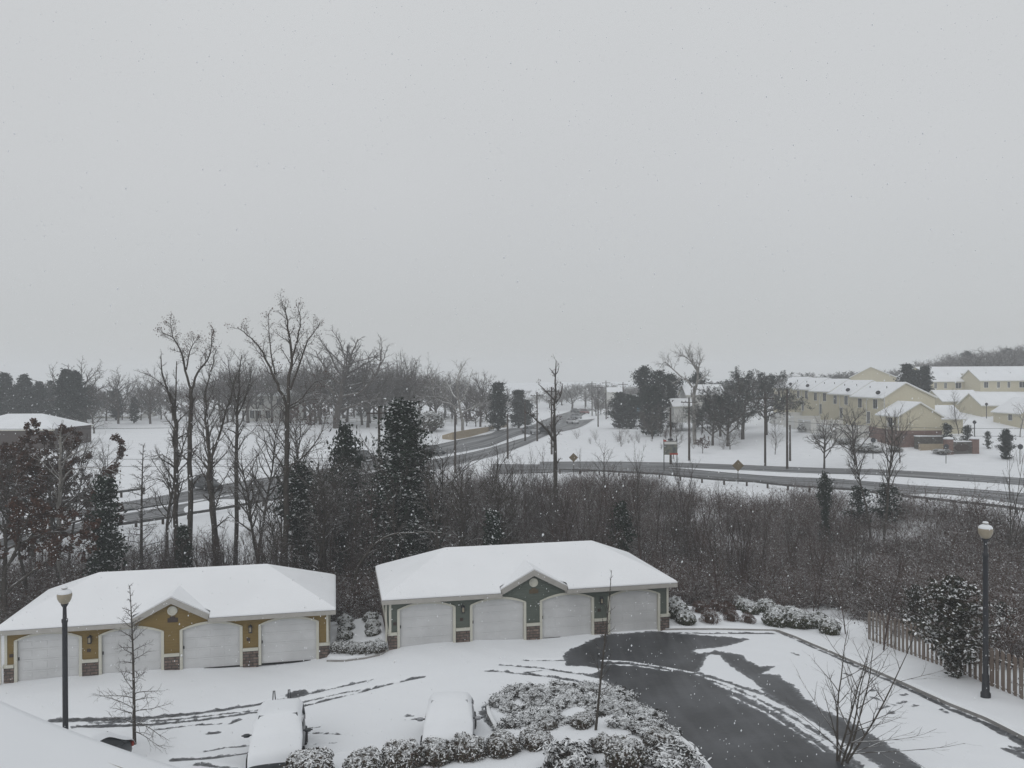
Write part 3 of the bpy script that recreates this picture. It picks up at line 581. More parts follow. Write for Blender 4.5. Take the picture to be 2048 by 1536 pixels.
    vs += [(-o+r, GD/2, GR+.13), (GL+o-r, GD/2, GR+.13)]; n = 16; fs += [(n+1, n+2, 21), (n+2, n+3, 20, 21), (n+3, n, 20)]
    sn.mesh(vs, fs)
    for side, xe in ((0, NX0), (1, NX1)):
        for u, v in zip(rings, rings[1:]):
            a, b = u[side], v[side]; sn.face([a, (xe, a[1], a[2]), (xe, b[1], b[2]), b] if side == 0 else [(xe, a[1], a[2]), a, b, (xe, b[1], b[2])])
    tp = rings[-1]; zn = tp[0][2]+(.2-tp[0][1])*sl; sn.face([tp[0], (NX0, tp[0][1], tp[0][2]), (NX0+.35, .2, zn), (NX1-.35, .2, zn), (NX1, tp[0][1], tp[0][2]), tp[1], vs[21], vs[20]])
    for sgn in (-1, 1):
        x1 = gc+sgn*(gw+.19); q = .10
        q = .05; a, b, c_, d_ = (gc, -.19, GE+gh+.05+q), (x1-sgn*.06, -.19, GE+.11+q), (x1-sgn*.06, .5, GE+.16+q), (gc, vb+.5, GE+gh+.05+q)
        sn.face([a, b, c_, d_]); sn.face([a, (gc, -.19, GE+gh+.0), (x1-sgn*.06, -.19, GE+.05), b]); sn.face([b, (x1-sgn*.06, -.19, GE+.05), (x1-sgn*.06, .5, GE+.1), c_])
    so_ = sn.build('snow_cover', M['roofsnow'], roof)
    v = MB(); v.lathe([(0, .05), (.17, .05), (.17, .06), (.225, .06), (.225, 0)], 24); vo = v.build('round_vent', M['trim'], g, True); vo.rotation_euler = (R(90), 0, 0); vo.location = (gc+.02, -.006, GE+.38)
    p = MB(); p.box(gc-.2, -.03, GE-.17, gc+.26, -.006, GE+.03); p.box(gc-.1, -.028, GE+.03, gc+.14, -.006, GE+.10)
    po = p.build('number_plaque', M['brass'] if sid is M['gsid'] else M['darkbrown'], g)
    for x in ((DC[0]+DC[1])/2, (DC[2]+DC[3])/2):
        l_ = MB(); l_.box(-.05, -.035, -.1, .05, 0, .14); l_.box(-.075, -.2, -.16, .075, -.05, -.12); l_.box(-.09, -.21, .12, .09, -.04, .15); l_.tube([(0, -.125, .15), (0, -.125, .24)], [.05, .01], 6); l_.box(-.02, -.14, .15, .02, -.0, .19)
        for a_, b_ in ((-.07, -.19), (.05, -.19), (-.07, -.08), (.05, -.08)): l_.box(a_, b_, -.12, a_+.02, b_+.02, .12)
        lo = l_.build('wall_lantern', M['black'], g); lo.location = (x, 0, 1.78)
        gl_ = MB().box(-.05, -.17, -.12, .05, -.09, .11).build('lantern_glass', M['globe'], lo)
    for x in (-.16,): MB().tube([(x, -.08, GE-.2), (x, -.06, .1), (x, -.2, .02)], .035, 8).build('downspout', M['trim'], g)
    for c in (DC[0]+DW/2+.32, DC[2]+DW/2+.3, DC[0]-DW/2-.3): MB().box(c, -.03, 1.2, c+.16, -.004, 1.34).build('unit_plate', M['darkbrown'], g)
    return g
garage('yellow_garage', 'long four-door garage with yellow siding and a snow covered hip roof', (-23.07, 36.82, -13.72), .214, M['ysid'])
garage('green_garage', 'long four-door garage with dark green siding and a snow covered hip roof', (-5.95, 39.05, -13.01), .211, M['gsid'])

# ------------------------------------------------------------------ the snowy roof in the near left corner
rw = thing('apartment_wing', 'snow covered roof corner of the apartment wing in the near left corner', 'building', (0, 0, 0))
a_, b_ = at(-60, 1376, 7.2), at(480, 1583, 5.6); dr = (b_-a_).normalized(); inn = Vector((-dr.y, dr.x, 0))*-1
mb = MB(); ps = []; n = 24
for i in range(-16, n+10):
    t = i/n; p = a_.lerp(b_, t); bulge = -.16*((t-.42)**2)*2.0
    p = p-inn*(bulge*-1); prof = [(0, -.22), (-.03, -.12), (.0, -.03), (.10, .012), (.35, .06), (1.2, .20), (3.4, .5)]
    ps.append([p+inn*u+Vector((0, 0, z)) for u, z in prof])
k = len(ps[0]); mb.mesh([q for r_ in ps for q in r_], [(i*k+j, i*k+j+1, (i+1)*k+j+1, (i+1)*k+j) for i in range(len(ps)-1) for j in range(k-1)])
rf_ = MB()
vs = [p for r_ in (ps[0], ps[-1]) for p in (r_[0]-Vector((0, 0, .05))+inn*.4, r_[0]-Vector((0, 0, .3))+inn*.4, r_[-1]-Vector((0, 0, .5)), r_[-1]-Vector((0, 0, .25)))]
rf_.mesh(vs, [(0, 1, 5, 4), (1, 2, 6, 5), (2, 3, 7, 6), (3, 0, 4, 7), (0, 3, 2, 1), (4, 5, 6, 7)]); ro_ = rf_.build('roof', M['fascia'], rw); mb.build('snow_cover', M['snow'], ro_, True)
wl = MB(); q0, q1 = ps[0][0]+inn*.6, ps[-1][0]+inn*.6; i0, i1 = q0+inn*2.6, q1+inn*2.6
wl.mesh([(p.x, p.y, z) for z in (-13.6, -2.75) for p in (q0, q1, i1, i0)], [(0, 1, 5, 4), (1, 2, 6, 5), (2, 3, 7, 6), (3, 0, 4, 7)]); wl.build('wall', M['ysid'], rw)

# ------------------------------------------------------------------ lamps
def lamp(label, px, d, topy):
    P = at(px, topy, d); z = H(P.x, d); h = P.z-z; o = thing('street_lamp', label, 'street lamp', (P.x, d, z+.1), 0, 'globe street lamps'); k = h-.62
    m = MB(); m.lathe([(.17, -.3), (.17, .25), (.13, .3), (.12, .9), (.095, .95), (.088, k-.65), (.105, k-.63), (.105, k-.52), (.07, k-.5), (.062, k-.1), (.11, k-.02), (.13, k+.03), (0, k+.03)], 16); m.build('pole', M['black'], o, True)
    m = MB(); m.lathe([(.10, k+.03), (.17, k+.09), (.235, k+.22), (.25, k+.34), (.235, k+.41), (.19, k+.46)], 24); m.build('globe', M['globe'], o, True)
    m = MB(); m.lathe([(.237, k+.40), (.24, k+.43), (.2, k+.49), (.10, k+.54), (.05, k+.55)], 24); m.lathe([(.10, k+.60), (.085, k+.64), (.0, k+.66)], 12); m.build('snow_cap', M['snow'], o, True)
    m = MB(); m.lathe([(.05, k+.54), (.055, k+.56), (.10, k+.57), (.10, k+.60), (.0, k+.60)], 12); m.build('finial', M['fascia'], o, True)
lamp('black street lamp with a round globe in front of the yellow garage', 129, 29, 1180)
lamp('black street lamp with a round globe beside the wooden fence', 1971, 29.6, 1050)

# ------------------------------------------------------------------ snow-covered and passing cars
def car(name, label, loc, rz, paint, Ln=4.5, Wd=1.8, Ht=1.45, suv=False, snow=True, group=None, tilt=0):
    o = thing(name, label, 'car', loc, rz, group); o.rotation_euler = (tilt, 0, rz); hw = Wd/2; L2 = Ln/2; bh = 1.0 if suv else .88
    # stations front (-y) to back: y, half width, bottom, belt height
    st = [(-L2, hw*.72, .35, .52), (-L2+.10, hw*.9, .25, bh*.74), (-L2+.5, hw*.97, .22, bh*.86), (-L2*.45, hw, .22, bh), (0, hw, .22, bh+.02), (L2*.6, hw, .22, bh+.04), (L2-.25, hw*.95, .25, bh+(.04 if suv else 0)), (L2, hw*.8, .35, bh*.75)]
    rows = []
    for y, w, b, t in st: rows.append([(-w*.55, y, b), (-w*.96, y, b+.05), (-w, y, (b+t)/2), (-w*.95, y, t-.06), (-w*.86, y, t), (0, y, t+.03), (w*.86, y, t), (w*.95, y, t-.06), (w, y, (b+t)/2), (w*.96, y, b+.05), (w*.55, y, b)])
    k = 11; m = MB(); m.mesh([p for r_ in rows for p in r_], [(i*k+j, i*k+j+1, (i+1)*k+j+1, (i+1)*k+j) for i in range(len(rows)-1) for j in range(k-1)]+[tuple(range(k))[::-1], tuple((len(rows)-1)*k+j for j in range(k))])
    m.build('body', paint, o, True)
    y0, y1, y2, y3 = (-L2*.48, -L2*.18, L2*.80, L2*.95) if suv else (-L2*.42, -L2*.02, L2*.42, L2*.78); w0, w1 = hw*.9, hw*.68
    def gh(e, z): return [(-w0-e, y0-e, bh), (-w1-e, y1-e*.5, Ht+z), (-w1-e, y2+e*.5, Ht+z), (-w0-e, y3+e, bh), (w0+e, y0-e, bh), (w1+e, y1-e*.5, Ht+z), (w1+e, y2+e*.5, Ht+z), (w0+e, y3+e, bh)]
    GF = [(0, 1, 2, 3), (4, 7, 6, 5), (0, 4, 5, 1), (1, 5, 6, 2), (2, 6, 7, 3)]
    m = MB(); m.mesh(gh(0, 0), GF); m.build('window_glass', M['glass'], o)
    m = MB(); g_ = gh(.012, .01)
    for a, b in ((0, 1), (1, 2), (2, 3), (4, 5), (5, 6), (6, 7), (1, 5), (2, 6)): m.tube([g_[a], g_[b]], .035, 6)
    for s_ in (-1, 1): m.tube([(s_*w0, (y0+y2)/2*.9, bh), (s_*w1, (y1+y2)/2, Ht)], .035, 6)
    m.box(-w1, y1, Ht-.02, w1, y2, Ht+.02); m.build('roof_frame', paint, o)
    if snow:                            # blanket following hood, windscreen, roof and tail
        q = .12; pr = [(-L2-.03, .50), (-L2-.05, bh*.72), (-L2+.04, bh*.80+q*.6), (-L2+.25, bh*.86+q), (-L2*.65, bh+q*.9), (y0-.12, bh+q*1.1), (y0+.12, bh+q*1.9), ((y0+y1)/2, (bh+Ht)/2+q*.9), (y1-.05, Ht+q*.5), (y1+.25, Ht+q), (y2-.2, Ht+q), (y2+.1, Ht+q*.5), (y3, bh+q*1.6), (L2-.15, bh+q*.9), (L2+.03, bh*.85)]
        rows = []
        for i, (y, z) in enumerate(pr):
            roofy = max(0, min(1, (z-bh-q)/(Ht-bh))) if y0-.05 < y < y3+.05 else 0; w = hw*.93*(1-roofy)+(w1+.06)*roofy; dr_ = .10+.05*math.sin(i*2.3)
            rows.append([(-w-.02-.10*roofy, y, z-dr_-.12*roofy), (-w, y, z-.05), (-w*.86, y, z-.005), (-w*.4, y, z+.02), (w*.3, y, z+.025), (w*.86, y, z-.005), (w, y, z-.05), (w+.02+.10*roofy, y, z-dr_-.12*roofy)])
        k = 8; m = MB(); m.mesh([p for r_ in rows for p in r_], [(i*k+j, i*k+j+1, (i+1)*k+j+1, (i+1)*k+j) for i in range(len(rows)-1) for j in range(k-1)])
        so_ = m.build('snow_cover', M['snow'], o, True); sm = so_.modifiers.new('s', 'SUBSURF'); sm.levels = sm.render_levels = 2
    for sx_ in (-1, 1):
        for wy in (-L2*.62, L2*.60):
            m = MB(); r0 = .33 if not suv else .37; m.lathe([(.0, -.1), (r0*.9, -.1), (r0, -.07), (r0, .07), (r0*.9, .1), (0, .1)], 18); w_ = m.build('wheel', M['rubber'], o, True); w_.rotation_euler = (0, R(90), 0); w_.location = (sx_*(hw-.06), wy, r0)
            m = MB(); m.lathe([(0, .02), (r0*.62, .02), (r0*.62, -.0), (r0*.55, -.0)], 12); h_ = m.build('rim', M['steel'], w_); h_.location = (0, 0, sx_*.105); h_.rotation_euler = (0 if sx_ > 0 else R(180), 0, 0)
        m = MB(); m.lathe([(0, -.08), (.07, -.06), (.09, 0), (.07, .05), (0, .06)], 10); mo = m.build('wing_mirror', paint, o, True); mo.location = (sx_*(hw+.12), y0+.28, bh+.12); mo.scale = (1.4, .8, 1)
        MB().box(-.12, -.03, -.02, .12, .03, .02).build('mirror_arm', M['black'], mo)
        MB().box(sx_*hw*.6-.16, -L2-.02, .55, sx_*hw*.6+.16, -L2+.1, .68).build('headlight', M['lens'], o)
        MB().box(sx_*hw*.72-.12, L2-.08, .62, sx_*hw*.72+.12, L2+.012, .78).build('tail_light', M['red'], o)
    return o
def lotcar(px, py, d, **k):
    P = at(px, py, d); s = (H(P.x, d+1.5)-H(P.x, d-1.5))/3; return car(loc=(P.x, d, H(P.x, d)+.02), tilt=math.atan(s), **k)
c1 = lotcar(557, 1470, 29.3, name='parked_car', label='tall parked car buried in snow with its roof rack uprights sticking out', rz=.22, paint=M['cardark'], Ln=4.3, Wd=1.85, Ht=1.62, suv=True, group='parked cars')
for x in (-.28, .28):
    m = MB(); m.tube([(x-.05, 1.75, 1.6), (x-.03, 1.78, 2.02), (x+.02, 1.78, 2.02), (x+.06, 1.75, 1.6)], .022, 6); m.build('rack_upright', M['black'], c1)
lotcar(899, 1418, 29.5, name='parked_car', label='low parked car buried in snow behind the row of clipped shrubs', rz=.04, paint=M['carsilver'], Ln=4.2, Wd=1.82, Ht=1.44, group='parked cars')
lotcar(136, 1474, 27.6, name='parked_car', label='dark parked car mostly hidden behind the near snowy roof', rz=-.25, paint=M['cardark'], Ln=4.4, Wd=1.8, Ht=1.42, group='parked cars')
for px, py, az, col, lb in [(868,910,2.35,'cardark','dark car driving on the divided road behind the tall cedar'), (727,922,2.35,'cardark','dark car driving on the divided road left of the tall cedar'), (1061,868,2.55,'carsilver','grey car on the road just left of the dead tree'),
  (1094,868,2.55,'cardark','dark car on the road just right of the dead tree'), (1145,848,2.7,'carwhite','white car on the road below the crest'), (1152,838,2.7,'carsilver','silver car further up the road toward the crest'),
  (1169,828,2.8,'carred','small red car at the top of the road'), (1150,826,2.8,'cardark','small dark car near the top of the road'), (412,980,2.3,'cardark','dark car on the road behind the forked tall trees')]:
    g = hit(px, py); car('passing_car', lb, (g.x, g.y, g.z+.1), -az+math.pi, M[col], snow=False, group='cars on the divided road')

# ------------------------------------------------------------------ guardrails
def guardrail(label, pts, top=True):
    p = resample(unp(pts), 140); L_ = np.r_[0, np.cumsum(np.linalg.norm(np.diff(p, axis=0), axis=1))]; z = HH(p[:, 0], p[:, 1]); o = thing('guardrail', label, 'guardrail', (p[0, 0], p[0, 1], z[0]), 0, 'guardrails'); b = Vector((p[0, 0], p[0, 1], z[0]))
    m = MB(); prof = [(.0, .48), (-.04, .53), (0, .58), (0, .62), (-.04, .68), (.0, .74), (.05, .745), (.05, .475)]; d = np.gradient(p, axis=0); d /= np.linalg.norm(d, axis=1, keepdims=True); nn = np.stack([-d[:, 1], d[:, 0]], 1); k = len(prof)
    m.mesh([(p[i, 0]+nn[i, 0]*a-b.x, p[i, 1]+nn[i, 1]*a-b.y, z[i]+c-b.z) for i in range(len(p)) for a, c in prof], [(i*k+j, i*k+(j+1) % k, (i+1)*k+(j+1) % k, (i+1)*k+j) for i in range(len(p)-1) for j in range(k)]); m.build('rail', M['steel'], o)
    n_ = min(int(L_[-1]/2.6), 60)
    for i in range(n_+1):
        s = L_[-1]*i/n_; x, y, zz = np.interp(s, L_, p[:, 0]), np.interp(s, L_, p[:, 1]), np.interp(s, L_, z); MB().box(x-.09-b.x, y+.06-b.y, zz-.4-b.z, x+.09-b.x, y+.24-b.y, zz+.7-b.z).build('post', M['pole'], o)
guardrail('long guardrail along the near edge of the curving right road', [(1120,948),(1188,950),(1334,959),(1510,973),(1700,990),(1801,1003),(1930,1018),(2048,1033),(2180,1052)])
guardrail('guardrail along the near edge of the divided road behind the wood', [(40,1104),(82,1092),(150,1080),(240,1062),(376,1040),(547,1010),(641,994),(787,968)])
guardrail('short guardrail on the far side of the divided road at the snowy field', [(-40,1030),(30,1022),(116,1010),(180,1003),(286,988)])

# ------------------------------------------------------------------ utility poles, wires, signs
POLES = []
def upole(px, top, base, d, label, arm=True, tr=0, h=None):
    P = at(px, top, d); z = H(P.x, d); P2 = P if h is None else Vector((P.x, d, z+h)); hh = P2.z-z; o = thing('utility_pole', label, 'utility pole', (P.x, d, z), 0, 'utility poles')
    MB().tube([(0, 0, -.5), (0, 0, hh)], [.17, .11], 8).build('pole', M['pole'], o)
    if arm:
        MB().box(-1.2, -.16, hh-.75, 1.2, -.06, hh-.62).build('crossarm', M['pole'], o)
        for x in (-1.05, -.5, .5, 1.05): MB().lathe([(.03, 0), (.06, .05), (.04, .16), (0, .18)], 6).build('insulator', M['steel'], o).location = (x, -.11, hh-.62)
    if tr: m = MB(); m.lathe([(0, 0), (.22, 0), (.22, .75), (0, .8)], 10); q = m.build('transformer', M['steel'], o); q.location = (.35, -.1, hh-2.2)
    POLES.append((P.x, d, z+hh)); return o
upole(15, 842, 1100, 66, 'utility pole among the russet tree at the left edge', h=7)
upole(758, 812, 1000, 78, 'utility pole with a wide crossarm just left of the tall cedar')
upole(910, 832, 960, 108, 'thin pole right of the tall cedar', arm=False)
upole(1015, 828, 930, 125, 'bare pole standing between the cedar and the dead tree', arm=False)
upole(1050, 802, 905, 150, 'pole left of the dead tree with a small top bracket', arm=False)
upole(1074, 784, 895, 150, 'utility pole with crossarm directly left of the dead tree')
upole(1103, 774, 900, 130, 'utility pole with crossarm hidden behind the dead tree')
upole(1196, 770, 848, 200, 'tallest utility pole on the verge right of the distant road', tr=1)
upole(1184, 763, 835, 250, 'utility pole behind the tall verge pole with a crossarm')
upole(1170, 770, 822, 300, 'farthest utility pole beside the crest of the road')
upole(1212, 761, 830, 230, 'utility pole with crossarm left of the round evergreens')
upole(1246, 764, 840, 210, 'utility pole with crossarm above the round evergreens')
upole(1378, 795, 900, 118, 'dark utility pole beside the pale sycamore')
upole(1341, 815, 915, 112, 'pole standing behind the real estate sign', arm=False)
upole(1530, 787, 919, 112, 'utility pole with crossarm left of the townhouses')
upole(1574, 778, 923, 108, 'tall bare utility pole in front of the townhouses', arm=False)
upole(1580, 850, 903, 118, 'short stub pole right behind the tall bare utility pole', arm=False)
def wire(label, pts, sag=.6, r=.022):
    m = MB(); q = []
    for a, b in zip(pts, pts[1:]):
        a, b = Vector(a), Vector(b)
        q += [a.lerp(b, t/12)-Vector((0, 0, sag*4*(t/12)*(1-t/12))) for t in range(12)]
    q.append(Vector(pts[-1])); m.tube(q, r, 4); return tag(m.build('power_line', M['black']), label, 'power line', 'power lines')
w0 = at(-150, 905, 70); 
for i, (y0, y1, t) in enumerate([(857,862,'upper'), (910,914,'middle'), (925,928,'lower')]): wire('%s thin power line crossing the snowy field on the left' % t, [at(-150, y0, 66), at(758, y1-20*(i == 0), 78)], .3, .016)
for i, (y0, y1) in enumerate([(848,854), (862,870)]): wire(['upper', 'lower'][i]+' power line crossing in front of the brick townhouse end', [at(1574, y0-5, 108), at(2200, y1, 100)], .5, .02)
wire('power line strung from the pale sycamore pole to the townhouse poles', [at(1378, 800, 118), at(1530, 795, 112), at(1574, 790, 108)], .5, .02)

for i, (a, b, lb_) in enumerate([(7, 8, 'nearest'), (8, 9, 'middle'), (5, 6, 'lowest')]):
    wire('%s of the wires between the distant roadside poles' % lb_, [POLES[a], POLES[b]], .8, .03)
def diamond(px, d, cy, s, label):
    P = at(px, cy, d); z = H(P.x, d); o = thing('road_sign', label, 'road sign', (P.x, d, z), 0, 'diamond road signs'); h = P.z-z
    MB().box(-.035, 0, -.3, .035, .06, h+s*.5).build('post', M['pole'], o)
    m = MB(); m.mesh([(x, y, h+zz) for y in (-.03, -.01) for x, zz in ((-s, 0), (0, -s), (s, 0), (0, s))], [(0, 1, 2, 3), (7, 6, 5, 4), (0, 4, 5, 1), (1, 5, 6, 2), (2, 6, 7, 3), (3, 7, 4, 0)]); m.build('sign_panel', M['yellowsign'], o)
diamond(1147, 106, 915, .6, 'diamond road sign standing behind the dead tree thicket')
diamond(1476, 98, 931, .72, 'large diamond road sign beside the curving right road')
P = at(1341, 895, 106); z = H(P.x, 106); o = thing('advertising_sign', 'real estate sign board with a small dark rider on top', 'sign', (P.x, 106, z)); hz = P.z-z
for x in (-.85, .85): MB().box(x-.05, 0, -.3, x+.05, .1, hz+1.15).build('post', M['black'], o)
MB().box(-.82, -.06, hz-.95, .82, -.0, hz+.85).build('sign_panel', mat('sign_photo', (.06, .075, .09), .6, .3, col2=(.22, .22, .17), vscale=1.6), o)
MB().box(-.82, -.075, hz+.42, .82, -.061, hz+.75).build('banner', M['white'], o); MB().box(-.1, -.075, hz-.95, .95, -.061, hz-.72).build('red_strip', M['red'], o); MB().box(-.95, -.1, hz+.78, -.55, -.0, hz+1.0).build('corner_flag', M['red'], o)
MB().box(-.35, -.06, hz+.9, .3, -.0, hz+1.15).build('rider', M['black'], o)

# ------------------------------------------------------------------ wooden fence, far fence, retaining wall
def fence_run():
    pts = resample(np.array([(17.8,40.4),(18.05,36.5),(18.2,32.5),(18.35,28.9),(18.8,24.5)]), 200); a = pts[0]; z = HH(pts[:, 0], pts[:, 1]); o = thing('picket_fence', 'weathered wooden picket fence with dog ear boards along the verge', 'fence', (a[0], a[1], z[0]))
    L_ = np.r_[0, np.cumsum(np.linalg.norm(np.diff(pts, axis=0), axis=1))]; T = L_[-1]; f = lambda s: (np.interp(s, L_, pts[:, 0])-a[0], np.interp(s, L_, pts[:, 1])-a[1], np.interp(s, L_, z)-z[0])
    m = MB(); s = 0; i = 0; r = random.Random(3)
    while s < T:
        x, y, zz = f(s); x2, y2, _ = f(min(T, s+.1)); an = math.atan2(y2-y, x2-x); off = .05 if i % 2 else -.03; h = 1.66+r.uniform(-.03, .03)
        c, sn_ = math.cos(an), math.sin(an); w = .07
        def pt(u, v, q): return (x+u*c-(v+off)*sn_, y+u*sn_+(v+off)*c, zz+q)
        prof = [(-w, 0), (w, 0), (w, h-.05), (w*.5, h), (-w*.5, h), (-w, h-.05)]; vs = [pt(u, v, q) for v in (-.012, .012) for u, q in prof]
        m.mesh(vs, [(0, 1, 2, 3, 4, 5), (11, 10, 9, 8, 7, 6)]+[(k, k+6, (k+1) % 6+6, (k+1) % 6) for k in range(6)]); s += .17; i += 1
    m.build('pickets', M['fence'], o)
    for hh in (.3, 1.3): m = MB(); m.tube([(*f(t)[:2], f(t)[2]+hh) for t in np.linspace(0, T, 24)], .03, 4); m.build('rail', M['fence'], o)
    for t in np.arange(0, T, 2.4): x, y, zz = f(t); MB().box(x-.05, y+.06, zz-.2, x+.05, y+.16, zz+1.55).build('post', M['fence'], o)
fence_run()
def railfence(label, A, B, h, n):
    a, b = A, B; o = thing('rail_fence', label, 'fence', tuple(a)); d = b-a
    for hh in (.45*h, .9*h): MB().tube([(0, 0, hh), (d.x, d.y, d.z+hh)], .07, 4).build('rail', M['white'], o)
    for i in range(n+1): t = i/n; MB().box(d.x*t-.07, d.y*t-.07, d.z*t-.2, d.x*t+.07, d.y*t+.07, d.z*t+h).build('post', M['white'], o)
railfence('long low white rail fence along the far side of the snowy field', hit(600, 846), hit(1005, 846), 1.1, 30)
A = [(885,878,872),(905,880,866),(940,874,860),(975,864,855),(1016,852,847)]
m = MB(); b0 = hit(A[0][0], A[0][1])
rows = []
for px, yb, yt in A:
    g = hit(px, yb); t_ = at(px, yt-1, g.y); rows.append((Vector((g.x, g.y, g.z-.2))-b0, Vector((g.x, g.y, max(t_.z, g.z+.6)))-b0))
for (a, b), (c, d) in zip(rows, rows[1:]):
    e = Vector((-.1, .5, 0)); m.face([a, c, d, b]); m.face([b, d, d+e, b+e]); m.face([a+e, b+e, d+e, c+e])
o = m.build('retaining_wall', M['tan']); o.location = b0; tag(o, 'tan concrete retaining wall beside the divided road', 'wall')

# ------------------------------------------------------------------ houses
def window(m_parent, x, y, z, w, h, face):          # face: 'x' looks to -x, 'y' looks to -y
    f = MB(); g = MB(); s = MB(); t = .09
    if face == 'y':
        f.box(x-w/2-t, y-.05, z-t, x+w/2+t, y-.002, z); f.box(x-w/2-t, y-.05, z+h, x+w/2+t, y-.002, z+h+t); f.box(x-w/2-t, y-.05, z, x-w/2, y-.002, z+h); f.box(x+w/2, y-.05, z, x+w/2+t, y-.002, z+h); f.box(x-.03, y-.045, z, x+.03, y-.002, z+h); g.box(x-w/2, y-.03, z, x+w/2, y-.004, z+h)
    else:
        f.box(x-.05, y-w/2-t, z-t, x-.002, y+w/2+t, z); f.box(x-.05, y-w/2-t, z+h, x-.002, y+w/2+t, z+h+t); f.box(x-.05, y-w/2-t, z, x-.002, y-w/2, z+h); f.box(x-.05, y+w/2, z, x-.002, y+w/2+t, z+h); f.box(x-.045, y-.03, z, x-.002, y+.03, z+h); g.box(x-.03, y-w/2, z, x-.004, y+w/2, z+h)
    o = f.build('window', M['white'], m_parent); g.build('pane', M['glass'], o); return o
def house(name, label, x0, x1, y0, y1, zg, ze, zr, along='y', wallm='cream', wins=(), base=None, rz=0, cat='house', group=None, rp=.5, ov=.3, dish=None, vents=0, hipped=False):
    """a gabled house; `along` is the direction of the ridge; local origin at the near left corner on the ground"""
    o = thing(name, label, cat, (x0, y0, zg), rz, group); a, b, e, r = x1-x0, y1-y0, ze-zg, zr-zg; w = MB()
    if along == 'y':
        rx = a*rp
        w.face([(0, 0, -1), (a, 0, -1), (a, 0, e), (rx, 0, r), (0, 0, e)]); w.face([(a, b, -1), (0, b, -1), (0, b, e), (rx, b, r), (a, b, e)]); w.face([(0, b, -1), (0, 0, -1), (0, 0, e), (0, b, e)]); w.face([(a, 0, -1), (a, b, -1), (a, b, e), (a, 0, e)])
        s1, s2 = (r-e)/rx, (r-e)/(a-rx); P = lambda u, v, t: [(-ov, u, e-ov*s1+t), (rx, u, r+t), (a+ov, u, e-ov*s2+t), (-ov, v, e-ov*s1+t), (rx, v, r+t), (a+ov, v, e-ov*s2+t)]
        lo, hi = P(-ov, b+ov, 0.0), P(-ov, b+ov, .14)
    else:
        ry = b*rp
        re_ = e if hipped else r; w.face([(0, b, -1), (0, 0, -1), (0, 0, e), (0, ry, re_), (0, b, e)]); w.face([(a, 0, -1), (a, b, -1), (a, b, e), (a, ry, re_), (a, 0, e)]); w.face([(0, 0, -1), (a, 0, -1), (a, 0, e), (0, 0, e)]); w.face([(a, b, -1), (0, b, -1), (0, b, e), (a, b, e)])
        s1, s2 = (r-e)/ry, (r-e)/(b-ry); hp = ry*.9 if hipped else -ov
        P = lambda u, v, t: [(u, -ov, e-ov*s1+t), (u if not hipped else hp, ry, r+t), (u, b+ov, e-ov*s2+t), (v, -ov, e-ov*s1+t), (v if not hipped else a-hp, ry, r+t), (v, b+ov, e-ov*s2+t)]
        lo, hi = P(-ov, a+ov, 0.0), P(-ov, a+ov, .14)
    w.build('wall', M[wallm], o)
    if cat == 'townhouse': MB().box(-.05, -.05, -.5, .12, -.003, e).build('corner_board', M['white'], o); MB().tube([(-.1, b*.5, e-.1), (-.08, b*.5, .2)], .06, 6).build('downspout', M['white'], o)
    q = MB(); lo2 = [(x, y, z-.16) for x, y, z in lo]; q.mesh(lo+lo2, [(0, 3, 4, 1), (1, 4, 5, 2), (0, 1, 7, 6), (1, 2, 8, 7), (3, 9, 10, 4), (4, 10, 11, 5), (0, 6, 9, 3), (2, 5, 11, 8), (6, 7, 10, 9), (7, 8, 11, 10)])
    rf = q.build('roof', M['trim'], o); q = MB(); lo3 = [(x, y, z+.004) for x, y, z in lo]; q.mesh(lo3+hi, ([(6, 7, 8), (9, 11, 10)] if hipped else [])+[(6, 9, 10, 7), (7, 10, 11, 8), (0, 1, 7, 6), (1, 2, 8, 7), (3, 9, 10, 4), (4, 10, 11, 5), (0, 6, 9, 3), (2, 5, 11, 8)]); q.build('snow_cover', M['snow'], rf)
    if base:
        q = MB(); h = base; q.box(-.06, -.06, -1, a+.06, -.003, h); q.box(-.06, -.003, -1, -.003, b, h); q.build('brick_base', M['brickr'], o)
    for f, u, z, ww, hh in wins: window(o, 0 if f == 'x' else u, 0 if f == 'y' else u, z, ww, hh, f)
    rr = random.Random(label)
    for k in range(vents):
        t = (k+.5)/vents; px_, py_ = (rx*.55, b*t) if along == 'y' else (a*t, ry*.6); MB().lathe([(.07, -.1), (.07, .45), (0, .45)], 6).build('vent_pipe', M['steel'], rf).location = (px_, py_, (e+(r-e)*.55))
    if dish: m = MB(); m.lathe([(0, 0), (.2, .03), (.38, .12)], 12); m.tube([(0, 0, 0), (0, 0.1, -.5)], .03, 5); d = m.build('satellite_dish', M['black'], rf); d.location = (-.1, dish, e+.65); d.rotation_euler = (R(60), 0, R(-40))
    return o
U = [(131, 143.5, -10.4, -3.05, -.75), (143.5, 154, -10.2, -2.75, -.45), (154, 164, -9.9, -2.4, -.2), (164, 174, -9.6, -2.15, .05), (174, 188, -9.3, -1.9, .25)]
